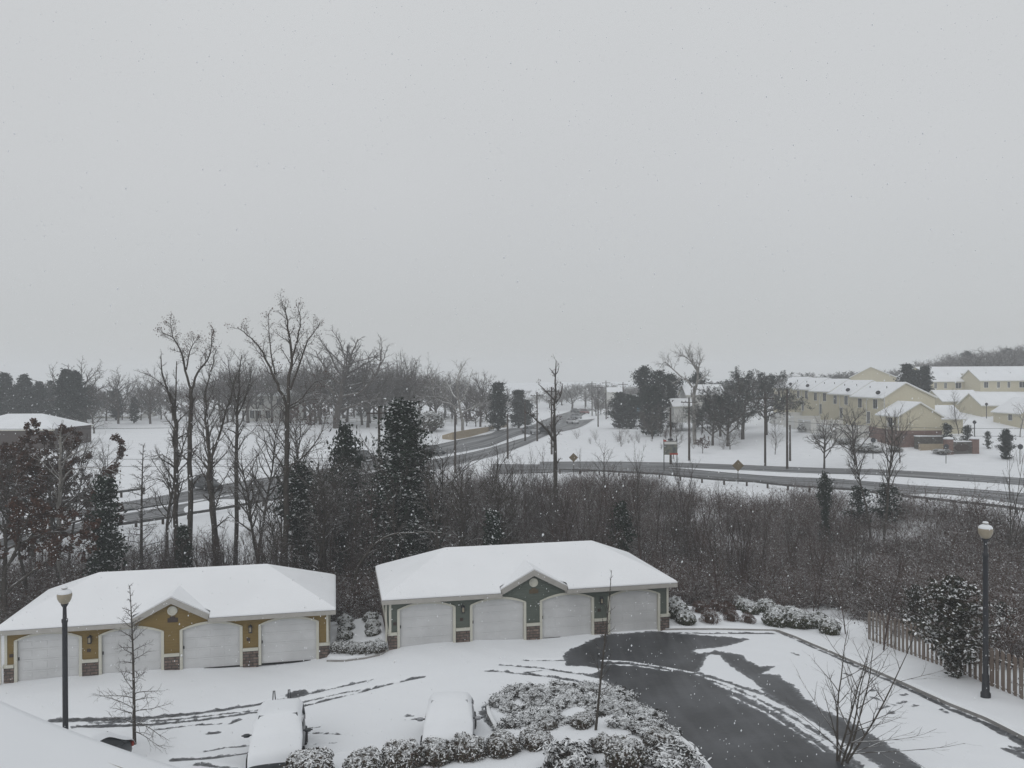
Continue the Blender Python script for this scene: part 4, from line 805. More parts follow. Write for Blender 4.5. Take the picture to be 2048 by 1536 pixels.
for i, (y0, y1, zg, ze, zr) in enumerate(U):
    L_ = y1-y0; h = ze-zg
    house('townhouse', ['cream townhouse with the brick footed gable end nearest the road', 'second cream townhouse from the brick gable end, with a satellite dish', 'third cream townhouse from the brick gable end', 'fourth cream townhouse from the brick gable end', 'farthest cream townhouse of the stepped row, behind the dark trees'][i],
     60+.12*i, 68.2+.12*i, y0, y1-.004, zg, ze, zr, 'y', 'cream', [('x', L_*.25, h-1.95, 1.4, 1.5), ('x', L_*.72, h-1.95, 1.4, 1.5), ('x', L_*.45, h-4.5, 1.0, 1.9)], base=2.3 if i == 0 else None, group='stepped row of townhouses', dish=L_*.15 if i in (0, 1, 3, 4) else None, vents=2, rp=.42, cat='townhouse')
house('townhouse_wing', 'low cream gabled wing on a brick base in front of the townhouse end', 58.9, 65.5, 123.9, 130.9, -10.5, -5.75, -3.75, 'y', 'cream', [('x', 2.5, 3.0, 1.3, 1.5), ('x', 2.5, .9, 1.0, 1.3)], base=2.5, cat='townhouse', group='townhouse wings')
for i, (x0, x1, y0, h) in enumerate([(53.5, 59.8, 136, 1.9), (54.2, 60, 147, 1.9), (55.0, 60.1, 158, 1.9), (56, 60.1, 169, 2.0)]):
    g = H(x0, y0); o = thing('patio_fence', ['white patio fence panel nearest the brick townhouse end', 'second white patio fence panel along the stepped townhouses', 'third white patio fence panel along the stepped townhouses', 'farthest white patio fence panel by the dark tree clump'][i], 'fence', (x0, y0, g), 0, 'patio fences')
    MB().box(0, 0, -.5, x1-x0-.05, .1, h+.6).build('panel', M['white'], o); MB().box(-.1, 0, -.5, -.004, 6.5, h+.3).build('side_panel', M['white'], o); MB().box(-.16, -.06, -.5, 0.05, .16, h+.75).build('post', M['white'], o); MB().box(-.13, .2, h+.304, .03, 6.5, h+.42).build('snow_cover', M['snow'], o)
for i, (x0, y0, zo) in enumerate([(98, 196, 0), (109, 189, .2), (120.5, 182, .3), (133, 176, .4)]):
    house('row_house', ['leftmost cream row house with dormers on the right hillside', 'second cream row house on the right hillside', 'third cream row house on the right hillside', 'row house cut by the right edge of the hillside row'][i], x0, x0+11.5, y0, y0+9, -4.2+zo, -.75+zo, 1.75+zo, 'x', 'cream', [('y', u, 1.7, w_, 1.3) for u, w_ in ((1.3, .9), (4.2, .55), (6.6, .55), (9.7, 1.3))], cat='row house', group='row houses on the right hill', vents=2)
house('row_house', 'low snowy roof showing behind the row houses on the right hill', 108, 150, 212, 222, -4, 1.2, 2.9, 'x', 'cream', [], cat='row house')
house('row_house', 'cream gable rising behind the stepped townhouse roofs', 90, 101, 216, 228, -5, .3, 3.0, 'y', 'cream', [], cat='row house', rz=-.45, rp=.45)
house('row_house', 'narrow cream gable beside the tall dark evergreens', 100.5, 104.5, 205, 214, -5, -.3, 1.9, 'y', 'cream', [], cat='row house', rp=.8)
for i, (x0, x1, y0, y1, zg, ze, zr, lb) in enumerate([(83.5, 87.5, 168, 176, -6, -4.2, -2.3, 'small snowy garage roof right behind the townhouse gable'), (86.5, 94.5, 163, 171, -6.3, -4.6, -2.6, 'snowy garage in the middle of the lane behind the townhouses'), (88, 96.5, 152, 160, -6.6, -5.1, -3.0, 'long snowy garage on the right of the lane behind the townhouses'), (70.8, 75.5, 136, 143, -8.6, -6.75, -4.8, 'snowy garage attached behind the gabled wing')]):
    house('lane_garage', lb, x0, x1, y0, y1, zg, ze, zr, 'x', 'cream', [], cat='garage', group='garages in the townhouse lane')
house('row_house', 'cream house cut by the right edge behind the small evergreen ball tree', 86.5, 94, 138, 146, -9, -6, -3.6, 'y', 'cream', [('x', 3, 1.6, 1, 1.3)], cat='house')
wh = house('farmhouse', 'white two storey house among the bare trees across the field', -58.5, -47.5, 178, 187, -8.9, -3.3, -1.2, 'x', 'white', [('y', u, 3.6, .9, 1.4) for u in (1.2, 3.6, 7.4, 9.8)]+[('y', u, .7, .9, 1.7) for u in (1.5, 3.2, 5.0, 8.0, 9.8)], cat='house', hipped=True)
m = MB(); m.box(-1.5, -2.2, 2.5, 12, -.01, 2.75)
for x in (-1.3, 1.5, 4.2, 7, 9.8, 11.8): m.box(x-.1, -2.1, -.5, x+.1, -1.9, 2.5)
m.build('porch', M['white'], wh)
house('cottage', 'snow covered hip roof of a low house at the far left edge', -86, -70.5, 125, 136, -9.6, -7.25, -5.25, 'x', 'darkbrown', [], cat='house', hipped=True)
house('cottage', 'small distant snowy roof behind the spreading field tree', -99, -88, 192, 200, -9.5, -8.2, -6.6, 'x', 'white', [], cat='house')
house('cottage', 'white gabled roof behind the pale sycamore', 37, 45, 172, 180, -6.5, -3.3, -1.3, 'x', 'white', [], cat='house')
house('cottage', 'small low white roof left of the pale sycamore', 33.5, 37.5, 168, 176, -8, -5.6, -4.2, 'x', 'white', [], cat='house')
house('shed', 'small blue building behind the dark round evergreens', 33.5, 37.5, 222, 228, -9, -5.6, -4.4, 'x', 'blue', [], cat='building')
house('cottage', 'tiny white roof beside the distant utility poles', 29.5, 34, 250, 256, -7.5, -3.9, -2.6, 'x', 'white', [], cat='house')
# entry sign wall
P = at(1925, 912, 117); zg = H(P.x, 117); x0, x1 = at(1893, 910, 117).x, at(1957, 910, 117).x
o = thing('entrance_wall', 'stone entrance wall with two brick pillars and a dark oval plaque', 'wall', (x0, 117, zg)); w_ = x1-x0
for x in (0, w_-.9): MB().box(x, -.1, -.6, x+.95, .85, 2.15).build('pillar', M['brickr'], o); m = MB(); m.lathe([(0, .0), (.68, 0), (.7, .12), (.45, .26), (0, .34)], 12); q = m.build('snow_cap', M['snow'], o, True); q.location = (x+.475, .375, 2.152)
MB().box(.95, .1, -.6, w_-.9, .6, 1.75).build('stone_wall', M['blackwall'], o); MB().box(.96, .06, 1.753, w_-.91, .64, 1.88).build('snow_cover', M['snow'], o)
m = MB(); m.lathe([(0, .06), (.8, .06), (.9, 0)], 24); q = m.build('oval_plaque', M['darkbrown'], o); q.rotation_euler = (R(90), 0, 0); q.scale = (1.25, .62, 1); q.location = (w_*.5, .09, .95)
P = at(1833, 905, 122); o = thing('terrace_wall', 'stepped stacked stone terrace wall left of the entrance pillars', 'wall', (P.x, 122, H(P.x, 122)))
MB().box(0, 0, -.6, 5.2, .7, 1.9).build('stone_wall', M['blackwall'], o); MB().box(-.05, -.05, 1.903, 5.2, .75, 2.05).build('snow_cover', M['snow'], o); MB().box(0, -1.2, -.6, 4.6, -.6, .85).build('lower_wall', M['tan'], o)
for px, py, h, lb in [(1892,927,2.6,'small round sign on a post in front of the entrance wall'), (1746,918,3.0,'small square sign post near the townhouse lawn'), (2040,928,2.6,'dark sign post at the right edge by the side street')]:
    g = hit(px, py); o = thing('sign_post', lb, 'road sign', g, 0); MB().tube([(0, 0, -.3), (0, 0, h)], .05, 6).build('post', M['steel'], o); m = MB(); m.lathe([(0, 0), (.36, 0), (.36, .05), (0, .05)], 12); q = m.build('sign_panel', M['cardark'], o); q.rotation_euler = (R(90), 0, 0); q.location = (0, -.06, h-.3)
for px, d, ty, lb in [(1973,150,805,'distant lamp post between the snowy lane garages'), (1949,120,840,'slim pale lamp post behind the entrance wall')]:
    P = at(px, ty, d); z = H(P.x, d); o = thing('lamp_post', lb, 'street lamp', (P.x, d, z)); MB().tube([(0, 0, -.3), (0, 0, P.z-z-.6)], .07, 6).build('pole', M['steel'], o); m = MB(); m.lathe([(.08, 0), (.28, .25), (.2, .5), (0, .6)], 8); m.build('lantern', M['black'], o).location = (0, 0, P.z-z-.62)

# ------------------------------------------------------------------ clipped shrubs
def leaves_n(C, Nr, size, r, asp=.5, rnd=.9):
    n = len(C); N = Nr+r.normal(size=(n, 3))*rnd; N /= np.linalg.norm(N, axis=1, keepdims=True); a = np.cross(N, r.normal(size=(n, 3))); a /= np.linalg.norm(a, axis=1, keepdims=True); b = np.cross(N, a); s = size*(.6+.8*r.random((n, 1)))
    V = np.stack([C-a*s, C+b*s*asp, C+a*s, C-b*s*asp], 1); return V.reshape(-1, 3), np.arange(4*n).reshape(-1, 4)
def bush(seed, m, num, size, flat=.8, lump=.12, rnd=.8, asp=.5, core=.78, spiky=0):
    r = np.random.default_rng(seed); u = r.normal(size=(num, 3)); u /= np.linalg.norm(u, axis=1, keepdims=True); u[:, 2] = np.where(u[:, 2] < -.55, -u[:, 2], u[:, 2])
    ph = r.random((6, 3))*6.28; fr = r.normal(size=(6, 3))*3.2; l_ = sum(np.sin(u@fr[i]+ph[i, 0]) for i in range(6))/6
    rad = (1+lump*l_*2)*(1-.28*r.random(num)**2+.07*r.normal(size=num)*.6+spiky*np.maximum(r.normal(size=num), 0)); C = u*rad[:, None]*np.array([1, 1, flat])+np.array([0, 0, flat*.82])
    Nr = u.copy(); Nr[:, 2] += .9*np.maximum(u[:, 2], 0); V, F = leaves_n(C, Nr, size, r, asp, rnd)
    me = np_mesh('foliage', V, F, m); c = MB(); c.lathe([(0, -.1), (core*.6, .0), (core, flat*.5), (core*.95, flat*1.0), (core*.6, flat*1.45), (0, flat*1.6)], 10); me2 = bpy.data.meshes.new('inner_branches'); me2.from_pydata(c.v, [], c.f); me2.materials.append(M['twig'])
    return me, me2
BT = {'box': [bush(i, M['box'], 4200, .085, .80, .14, .5) for i in (1, 2, 3)], 'azal': [bush(10+i, M['azal'], 4300, .085, .82, .2, .6, .4) for i in range(3)], 'junip': [bush(20+i, M['junip'], 2600, .15, .55, .45, .8, .26, .55, .16) for i in range(4)],
 'hedge': [bush(30+i, M['hedge'], 3500, .07, .75, .2) for i in range(2)], 'brown': [bush(40+i, M['leafbrown'], 2600, .06, .8, .2, 1.3, .3, .5) for i in range(2)], 'conic': [bush(50, M['ever'], 4200, .07, 1.5, .25)]}
def shrub(kind, x, y, w, label, group, h=1., rz=None, name='clipped_shrub'):
    me, core = BT[kind][int(abs(x*37+y*11)) % len(BT[kind])]; o = thing(name, label, 'shrub', (x, y, H(x, y)+.05), random.random()*6.28 if rz is None else rz, group); s = w/2; o.scale = (s, s, s*h)
    child('foliage', me, o); child('inner_branches', core, o); return o
def shrub_px(kind, px, py, wpx, label, group, h=1., name='clipped_shrub'):
    g = hit(px, py); return shrub(kind, g.x, g.y, wpx*g.y/FPX, label, group, h, name=name)
row = [(622,1566,92), (729,1556,74), (805,1542,82), (874,1534,70), (935,1524,72), (1005,1516,66), (1072,1504,62)]
lb = ['clipped shrub directly in front of the tall parked car at the bottom edge', 'roundest snow capped clipped shrub, second from the left in the front row', 'wide clipped shrub, third from the left in the front row', 'clipped shrub in the middle of the front row, before the low parked car', 'clipped shrub right of centre in the front row, touching the low parked car', 'clipped shrub second from the right end of the front row', 'clipped shrub at the right end of the front row, against the junipers']
for (a, b, c), l_ in zip(row, lb): shrub_px('azal', a, b, c, l_, 'clipped shrubs in the front row', .92)
for (a, b, c), l_, k in zip([(1204,1510,50), (1165,1462,46), (1138,1545,90), (1250,1545,86), (1318,1502,58), (1345,1548,86), (1095,1466,36)], ['small round shrub just right of the slender tree base', 'shrub just left of the slender tree base', 'low spreading shrub at the bottom edge left of the slender tree', 'broad shrub at the bottom edge right of the slender tree', 'shrub inside the island kerb by the wet asphalt', 'broad shrub at the bottom corner of the island by the wet asphalt', 'shrub where the junipers meet the front row'], ['azal', 'azal', 'junip', 'azal', 'azal', 'junip', 'azal']): shrub_px(k, a, b, c, l_, 'shrubs inside the island', .95)
JP = unp([(1000,1400),(1050,1388),(1130,1384),(1200,1388),(1240,1398),(1285,1434),(1335,1475),(1366,1515),(1310,1500),(1270,1465),(1215,1440),(1170,1425),(1130,1430),(1125,1462),(1060,1470),(1015,1458),(1003,1428)])
gx, gy = np.meshgrid(np.arange(-3, 9, .62), np.arange(24, 36, .62)); gx = gx+(np.arange(gx.shape[0])[:, None] % 2)*.3; ins = (sdf(gx, gy, JP) > -.12) & (np.sin(gx*2.1+gy*.7)*np.sin(gy*1.9-gx*.5) < .62); r = random.Random(5)
for x, y in zip(gx[ins], gy[ins]): shrub('junip', x+r.uniform(-.15, .15), y+r.uniform(-.15, .15), r.uniform(.68, .98), 'low snow laden juniper in the planted bed around the slender tree', 'junipers in the island bed', r.uniform(.6, .85), name='spreading_juniper')
for side, c, w_ in (('left', [(690,1285),(692,1268),(690,1253),(688,1238)], 32), ('right', [(746,1276),(746,1261),(742,1247),(738,1235)], 31)):
    for i, (a, b) in enumerate(c): shrub_px('box', a, b, w_, '%s boxwood from the front in the %s column between the garages' % (ORD[i], side), 'boxwoods between the garages', .9, 'round_boxwood')
for i, a in enumerate((676, 692, 709, 726, 743, 760)): shrub_px('hedge', a, 1312-abs(i-2.5)*1.2, 32, '%s low dark hedge shrub from the left in the bed between the garages' % ORD[i], 'hedge shrubs between the garages', 1.15, 'hedge_shrub')
shrub_px('conic', 744, 1212, 36, 'dark conical shrub against the left end of the green garage', 'conical shrubs', .95, 'conical_shrub'); shrub_px('conic', 682, 1212, 34, 'dark conical shrub against the right end of the yellow garage', 'conical shrubs', .9, 'conical_shrub')
rg = [(1375,1202,32),(1411,1200,27),(1430,1204,24),(1448,1212,24),(1461,1214,22),(1475,1218,25),(1488,1224,26),(1501,1234,30),(1534,1232,33),(1556,1238,26),(1581,1243,30),(1614,1262,30),(1636,1262,36),(1660,1275,36),(1594,1262,42),(1550,1258,40),(1351,1240,42),(1371,1254,32)]
for i, (a, b, c) in enumerate(rg): shrub_px('box', a, b, c*1.18, ('%s boxwood from the green garage in the back row of the right bed' % ORD[i]) if i < 14 else ['large boxwood in front of the back row, toward the fence', 'large boxwood in front of the back row, at the middle of the bed', 'broad boxwood touching the right end of the green garage', 'boxwood at the front corner of the green garage'][i-14], 'boxwoods in the right bed', 1.12, 'round_boxwood')
for i, (a, b, c) in enumerate([(1419,1252,40),(1400,1232,36),(1455,1236,38),(1462,1248,34),(1496,1252,32),(1432,1228,34)]): shrub_px('brown', a, b, c, '%s brown leafless shrub from the left front in the right bed' % ORD[i], 'brown shrubs in the right bed', 1., 'brown_shrub')
for i, (px, py, w_) in enumerate([(1618,862,52),(1650,876,34),(1688,888,38),(1728,903,54),(1604,846,24),(1752,905,30),(1885,908,34),(1790,903,30)]): shrub_px('hedge', px, py, w_, ['long dark hedge clump below the farthest patio fence', 'second hedge clump down the townhouse slope', 'third hedge clump down the townhouse slope', 'largest hedge clump near the brick townhouse end', 'small hedge clump at the top of the townhouse slope', 'hedge clump touching the lawn tree', 'low snow capped shrub beside the left brick pillar', 'low hedge in front of the brick wing'][i], 'hedges on the townhouse slope', .42, 'hedge_clump')
g = hit(855, 862); shrub('hedge', g.x, g.y, 6.5, 'large dark round shrub at the left end of the retaining wall', 'lone field shrubs', .85, name='round_shrub')

# ------------------------------------------------------------------ foreground trees
def near_tree(kind, px, py, top, label, name, cat='tree', wide=1., rz=0):
    g = hit(px, py); return plant(kind, px, g.y, top, label, cat, name, None, wide, rz)
near_tree('young', 268, 1492, 1165, 'young bare tree with drooping whorled twigs in front of the yellow garage', 'young_tree', wide=.85)
near_tree('slim', 1187, 1471, 1128, 'slender young bare tree standing in the juniper bed before the green garage', 'slender_tree')
near_tree('multi', 1672, 1528, 1250, 'multi stemmed bare shrub tree in the snowy verge at the bottom right', 'multi_stem_tree', wide=1.6)
near_tree('sap0', 1766, 1308, 1085, 'thin bare sapling in front of the left end of the wooden fence', 'thin_sapling'); near_tree('sap1', 1692, 1276, 1090, 'thin bare sapling beside the last boxwood of the right bed', 'thin_sapling')
mg = [evergreen(201, 4.6, 2.0, lambda t: .1 if t < .18 else math.sin(math.pi*min(1, .12+.86*(t-.18)/.82))**.7*(1.1-.45*t)+.12*math.sin(17*t), M['magn'], 7500, .095, clump=.13, trunk=.06)]
TP['magn'] = mg[0]
near_tree('magn', 1908, 1364, 1148, 'broad snow flecked magnolia in front of the wooden fence', 'magnolia_tree', wide=.9); plant('magn', 2005, 39, 1200, 'smaller snow flecked magnolia behind the street lamp and fence', 'tree', 'magnolia_tree', wide=.8)
plant('magn', 1832, 41.5, 1165, 'loose snow flecked magnolia behind the left half of the fence', 'tree', 'magnolia_tree', wide=.7)

# ------------------------------------------------------------------ the wood behind the garages
TW = dict(lev=5, seg=[8, 6, 5, 4, 2], tap=[.3, .25, .3, .3, .4], wob=[.05, .13, .18, .2, .2], up=[.02, .03, .02, .01, 0], nch=[0, 7, 4, 3], t0=[.2, .15, .15, .2], ang=[50, 45, 44, 42], rl=[.4, .46, .5, .5], rr=[.4, .5, .55, .6], shape=lin, rmin=.013, topup=.6)
def traced(name, label, d, limbs, m1=None, m2=None, P=None, leaf=None, seed=0, cat='tree', dep=.16):
    q = random.Random(seed+int(d)); b = at(limbs[0][0][0][0], limbs[0][0][0][1], d); zb = H(b.x, d); base = Vector((b.x, d, zb-.1)); L_ = []
    for k, (pts, r0, r1, nc, ln) in enumerate(limbs):
        w3 = []; slope = 0 if k == 0 else q.uniform(-1, 1)*dep*4; n = len(pts)
        for i, (px, py) in enumerate(pts):
            dd = d+slope*(i/(n-1))**1.2*1.6; w3.append(at(px, py, dd)-base)
        if k == 0: w3[0] = Vector((w3[0].x, w3[0].y, -.4))
        L_.append((w3, r0, r1, nc, ln))
    t = tree_meshes(seed, {**TW, **(P or {}), 'limbs': L_}, m1 or M['bark'], m2 or M['twig'], 2, leaf); o = thing(name, label, cat, base)
    child('trunk', t['tr'], o); child('crown', t['cr'], o)
    if t['fo']: child('foliage', t['fo'], o)
    return o
traced('bare_tree', 'tallest bare tree with a wide crown behind the yellow garage', 55, [([(572,1125),(572,1030),(573,930),(575,815)], .22, .15, 9, 2.0), ([(575,815),(560,780),(545,745),(530,715),(515,690),(495,670),(475,655)], .11, .02, 14, 1.8), ([(575,815),(580,755),(583,705),(576,655),(570,620),(567,608)], .13, .02, 16, 1.7), ([(583,720),(595,680),(600,640),(595,612)], .07, .015, 11, 1.5),
 ([(580,780),(600,725),(617,680),(638,648)], .08, .02, 13, 1.7), ([(575,815),(605,795),(630,765),(665,755)], .06, .015, 9, 1.4), ([(550,750),(540,690),(535,628)], .06, .015, 10, 1.4), ([(578,935),(615,905),(645,860),(650,825)], .06, .015, 12, 1.8), ([(572,900),(545,860),(530,820)], .05, .015, 8, 1.5)], leaf=(M['leafbrown'], 1500, .05), seed=5)
traced('bare_tree', 'bare forked tree with a broken top, first from the left of the tall woodland group', 58, [([(352,1115),(352,1025),(352,930),(351,850),(348,815)], .19, .13, 16, 2.2), ([(347,830),(338,790),(325,745),(322,712)], .09, .03, 8, 1.2), ([(350,820),(352,770),(353,722)], .07, .03, 5, .9), ([(350,805),(330,775),(310,757),(285,745)], .06, .015, 10, 1.5), ([(352,930),(325,910),(300,915)], .05, .015, 8, 1.5), ([(352,1010),(325,960),(290,965)], .05, .015, 7, 1.3)], seed=6)
traced('bare_tree', 'tall bare tree with a leaning crown behind the yellow garage', 57, [([(380,1110),(380,1000),(380,900),(381,820),(382,780)], .19, .13, 8, 1.8), ([(382,780),(370,740),(360,700),(345,675),(318,664)], .09, .02, 12, 1.3), ([(345,675),(341,644)], .04, .015, 6, .8), ([(382,780),(395,745),(415,720),(422,690),(427,657)], .09, .015, 12, 1.1), ([(372,740),(380,700),(395,678)], .06, .015, 10, 1.3)], leaf=(M['leafbrown'], 1000, .05), seed=7)
traced('bare_tree', 'bare forked tree right of the leaning crown', 56, [([(431,1125),(427,1050),(420,980),(418,925)], .19, .15, 8, 1.8), ([(418,925),(413,860),(410,795),(420,745),(432,700)], .11, .02, 20, 2.0), ([(420,925),(440,860),(460,800),(478,735)], .11, .02, 20, 2.0), ([(415,935),(385,903),(350,900)], .06, .015, 9, 1.6), ([(425,1000),(450,985),(480,990)], .04, .015, 7, 1.4)], seed=8)
traced('bare_tree', 'straight bare tree between the forked tree and the tallest tree', 60, [([(470,1125),(472,950),(475,850),(478,780),(481,712)], .18, .03, 26, 2.3), ([(475,830),(495,780),(505,722)], .07, .015, 12, 1.6), ([(476,810),(462,760),(455,715)], .06, .015, 12, 1.6)], seed=9)
traced('dead_tree', 'dead standing tree with a spiked top in the middle of the view', 76, [([(1112,1065),(1111,930),(1109,850),(1110,790),(1111,722)], .24, .04, 18, 1.3), ([(1109,800),(1095,785),(1077,768)], .10, .03, 4, .8), ([(1108,880),(1085,850),(1055,825)], .14, .04, 6, 1.2), ([(1112,805),(1122,788),(1125,768)], .10, .03, 3, .7), ([(1111,752),(1106,745),(1099,736)], .05, .02, 0, 1), ([(1112,748),(1116,742),(1118,732)], .05, .02, 0, 1)], P={'nch': [0, 4, 2, 1]}, leaf=(M['leafbrown'], 500, .06), seed=10)
traced('bare_tree', 'pale white limbed sycamore leaning over the roofs', 140, [([(1390,866),(1388,810),(1389,775)], .36, .27, 4, 3), ([(1391,780),(1396,745),(1382,722),(1377,700)], .23, .05, 20, 3.4), ([(1396,745),(1400,720),(1398,704)], .11, .04, 14, 3), ([(1384,775),(1369,757),(1345,767)], .17, .05, 9, 2.5), ([(1364,755),(1345,737),(1330,724),(1321,735)], .13, .04, 16, 2.8), ([(1394,765),(1405,755),(1417,748)], .16, .05, 8, 2.5), ([(1382,722),(1368,712),(1357,712)], .14, .05, 10, 2.8)], M['barkpale'], M['twig'], P={'rmin': .03, 'nch': [0, 6, 4, 2]}, seed=11)
traced('bare_tree', 'pale barked bare tree with arching limbs on the left', 52, [([(117,1130),(118,1040),(118,960),(119,905),(120,868)], .14, .06, 12, 1.8), ([(120,1010),(127,960),(150,938),(185,934),(215,940),(250,950)], .06, .015, 9, 1.4), ([(120,928),(150,906),(187,893)], .06, .015, 9, 1.6), ([(119,960),(90,930),(70,905)], .04, .015, 7, 1.5)], M['barkpale'], M['twig'], P={'nch': [0, 5, 3, 2]}, seed=12)
traced('bare_tree', 'snow lined tree bent over in an arch between the two garages', 50, [([(704,1190),(712,1150),(730,1115),(750,1087),(782,1070),(830,1065),(888,1066)], .13, .025, 8, 1.1)], P={'nch': [0, 4, 2, 1]}, seed=13, dep=0)
TP['russet'] = tree_meshes(101, {**OAK, 'nch': [10, 6, 4, 2]}, M['bark'], M['twigred'], 3, (M['leafbrown'], 17000, .13)); TP['russet']['h'] *= 1
WT = [
 ('tall3',620,64,790,'slim bare tree just right of the tallest tree'), ('tall2',505,63,800,'slim bare tree just left of the tallest tree'), ('tall1',438,66,760,'thin bare tree behind the forked trees'), ('tall0',328,64,790,'thin bare tree on the left of the tall woodland group'),
 ('tall0',715,66,880,'bare tree just left of the tall cedar'), ('tall3',655,62,905,'small bare tree between the tallest tree and the cedar'), ('cedar2',692,64,852,'thin topped evergreen left of the tall cedar'),
 ('cedar',805,54,800,'tall dark cedar flecked with snow above the green garage'), ('cedar1',210,50,952,'dark evergreen behind the left part of the yellow garage roof'), ('cedar2',604,57,925,'dark evergreen beside the trunk of the tallest tree'), ('cedar1',366,52,1048,'small dark evergreen behind the yellow garage ridge'), ('cedar1',985,50,1018,'small snowy evergreen behind the green garage ridge'),
 ('cedar2',1243,55,1005,'ivy wrapped dark trunk right of the green garage'), ('sapdark',1068,88,880,'small dark bushy tree beside the dead standing tree'), ('cedar2',1650,72,945,'small evergreen at the guardrail of the right road'), ('small',1718,76,972,'left one of the two tiny evergreens behind the guardrail'), ('small',1774,75,968,'right one of the two tiny evergreens behind the guardrail'),
 ('tall1',1768,70,780,'tall bare tree in front of the brick townhouse end'), ('tall3',1742,72,842,'slim bare tree left of the tall bare tree by the brick townhouse'), ('multi',2010,62,868,'multi stemmed bare tree near the right edge beyond the guardrail'), ('big0',1275,70,865,'broken dark snag among the roadside thicket'), ('sapdark',1235,72,866,'bushy bare sapling clump left of the sign board'), ('sap3',1378,72,900,'bare sapling with a rounded crown right of the sign board'),
 ('sap0',1440,76,948,'thin sapling before the near diamond sign'), ('sapdark',1020,60,885,'dense bare thicket tree in the middle of the wood'), ('russet',62,62,838,'russet leaved tree at the far left, beneath the low house roof'), ('russet',30,66,845,'russet leaved tree directly before the low house roof on the left'),('russet',98,60,850,'russet leaved tree at the right end of the low house roof'),('russet',8,47,940,'nearer russet leaved tree cut by the left edge'), ('young',280,60,880,'small conical bare tree left of the forked tall trees'), ('tall2',212,64,870,'thin bare tree rising behind the left evergreen')]
for i, (k, px, d, top, lb) in enumerate(WT):
    wide = {692: .6, 604: .9, 210: .95, 1235: 1.3, 1068: .5, 1650: .55, 366: .8, 805: .95}.get(px, 1)*{'cedar': 1.22, 'russet': 1.05, 'oakpale': .55, 'multi': .8, 'snag': .8}.get(k, 1.) * (.7 if px in (1243,) else 1)*(.5 if px == 1275 else 1)*(.8 if px in (352, 380, 417, 475) else 1)*(.85 if px in (1768, 1742) else 1)
    plant(k, px, d, top, lb, 'tree', 'evergreen_tree' if k in ('cedar', 'cedar1', 'cedar2', 'small') else 'dead_tree' if k == 'snag' else 'bare_tree', wide=wide)
r = random.Random(21)
for i in range(44):
    px = r.uniform(520, 1010) if i % 5 else r.uniform(-40, 260); d = r.uniform(50, 64); plant('tall%d' % r.randrange(4), px, d, r.uniform(840, 1000), 'slender bare trunk in the woodland crowd '+('at the left edge' if px < 340 else 'behind the right half of the yellow garage' if px < 690 else 'around the tall cedar' if px < 860 else 'behind the green garage'), 'tree', 'slender_trunk_tree', 'slender trunks in the wood', r.uniform(.8, 1.1))
r = random.Random(11); RAIL = ([-400,-100,82,376,547,787,1000,1100,1334,1700,2048,2300], [50,60,65,74,84,98,104,108,101,88,73,66])
def rail_d(px): return float(np.interp(px, *RAIL))
TOPY = ([-100,300,640,860,1000,1100,1300,1500,1700,1850,2100], [1000,960,930,925,885,905,925,980,1000,1065,1075])
k = 0
while k < 295:
    px = r.uniform(-80, 2130); d = r.uniform(49, 90)
    if k % 5 == 0: px = r.uniform(790, 1110); d = r.uniform(72, 97)
    if k % 5 == 1: px = r.uniform(230, 640); d = r.uniform(50, 62)
    if d > rail_d(px)-4 or (d < 52 and px > 1330 and px < 1700): continue
    top = np.interp(px, *TOPY)+abs(r.gauss(0, 55))+ (0 if r.random() < .8 else -35)+(80 if px < 640 else 0); P = at(px, top, d); h = P.z-H(P.x, d)
    if h < 2.2 or h > 10 or (px < 640 and d > 62): continue
    plant(['sap0', 'sap1', 'sap2', 'sap3', 'sapdark'][r.randrange(5)], px, d, top, 'thin bare sapling in the thicket '+('behind the yellow garage' if px < 690 else 'behind the green garage' if px < 1340 else 'on the bank right of the garages' if px < 1740 else 'on the bank beyond the wooden fence')+(', near side' if d < 62 else ', near the guardrail' if d > 77 else ''), 'sapling', 'sapling', 'saplings in the thicket', r.uniform(.7, 1.1)); k += 1
# brambles and brush: one tangled mass
BR = dict(lev=3, h=2.3, r=.016, seg=[7, 5, 2], tap=[.4, .3, .4], wob=[.20, .26, .25], up=[-.03, -.02, -.05], nch=[8, 3], t0=[.12, .1], ang=[58, 50], rl=[.42, .45], rr=[.6, .7], shape=lin, rmin=.007, stems=9, lean=.42)
M['brush2'] = mat('brush_dark', (.055, .043, .037), .95, .1, col2=(.09, .058, .047), vscale=.2, snow=.8, snoise=4, sthr=.78)
tmpl = []
for s in range(6):
    o_ = grow(300+s, {**BR, 'stems': 9, 'h': 1.7+.25*s}); sg = np.array([q for l_ in o_ for q in l_]); rq = np.random.default_rng(s); lc = sg[rq.integers(0, len(sg), 220), 4:7]+rq.normal(size=(220, 3))*.06
    V, F = joinm([tubes(sg, 3), leaves(lc, .035, rq)]); b_ = bpy.data.objects.new('bramble', np_mesh('bramble', V, F, M['brush'] if s % 3 else M['brush2'])); tmpl.append(b_)
rr = np.random.default_rng(9); parts = []; n = 0; nc = 0
BX, BY = [], []
while n < 4900:
    px = rr.uniform(-140, 2200); d = rr.uniform(45, 100) if rr.random() < .75 else rr.uniform(28, 60)
    if d > rail_d(px)-(3.6 if px > 1250 else 3 if px > 900 else 5): continue
    x = ray(px, 1000).x*d
    if d < 47.5 and x < 19: continue
    if d < 46 and x < 20.4: continue
    gap = math.sin(x*.35+2*math.sin(d*.2))*math.sin(d*.4+x*.11)
    if gap+.35*math.sin(x*1.1+d*.9)+(.12 if px > 1250 else 0) > .40 and rr.random() < .93: continue
    if px < 640 and d > 55 and rr.random() < (.35 if d < 63 else .85): continue
    if 1300 < px < 1720 and d < 53: continue
    BX.append(x); BY.append(d); n += 1
BZ = tz(np.array(BX), np.array(BY))
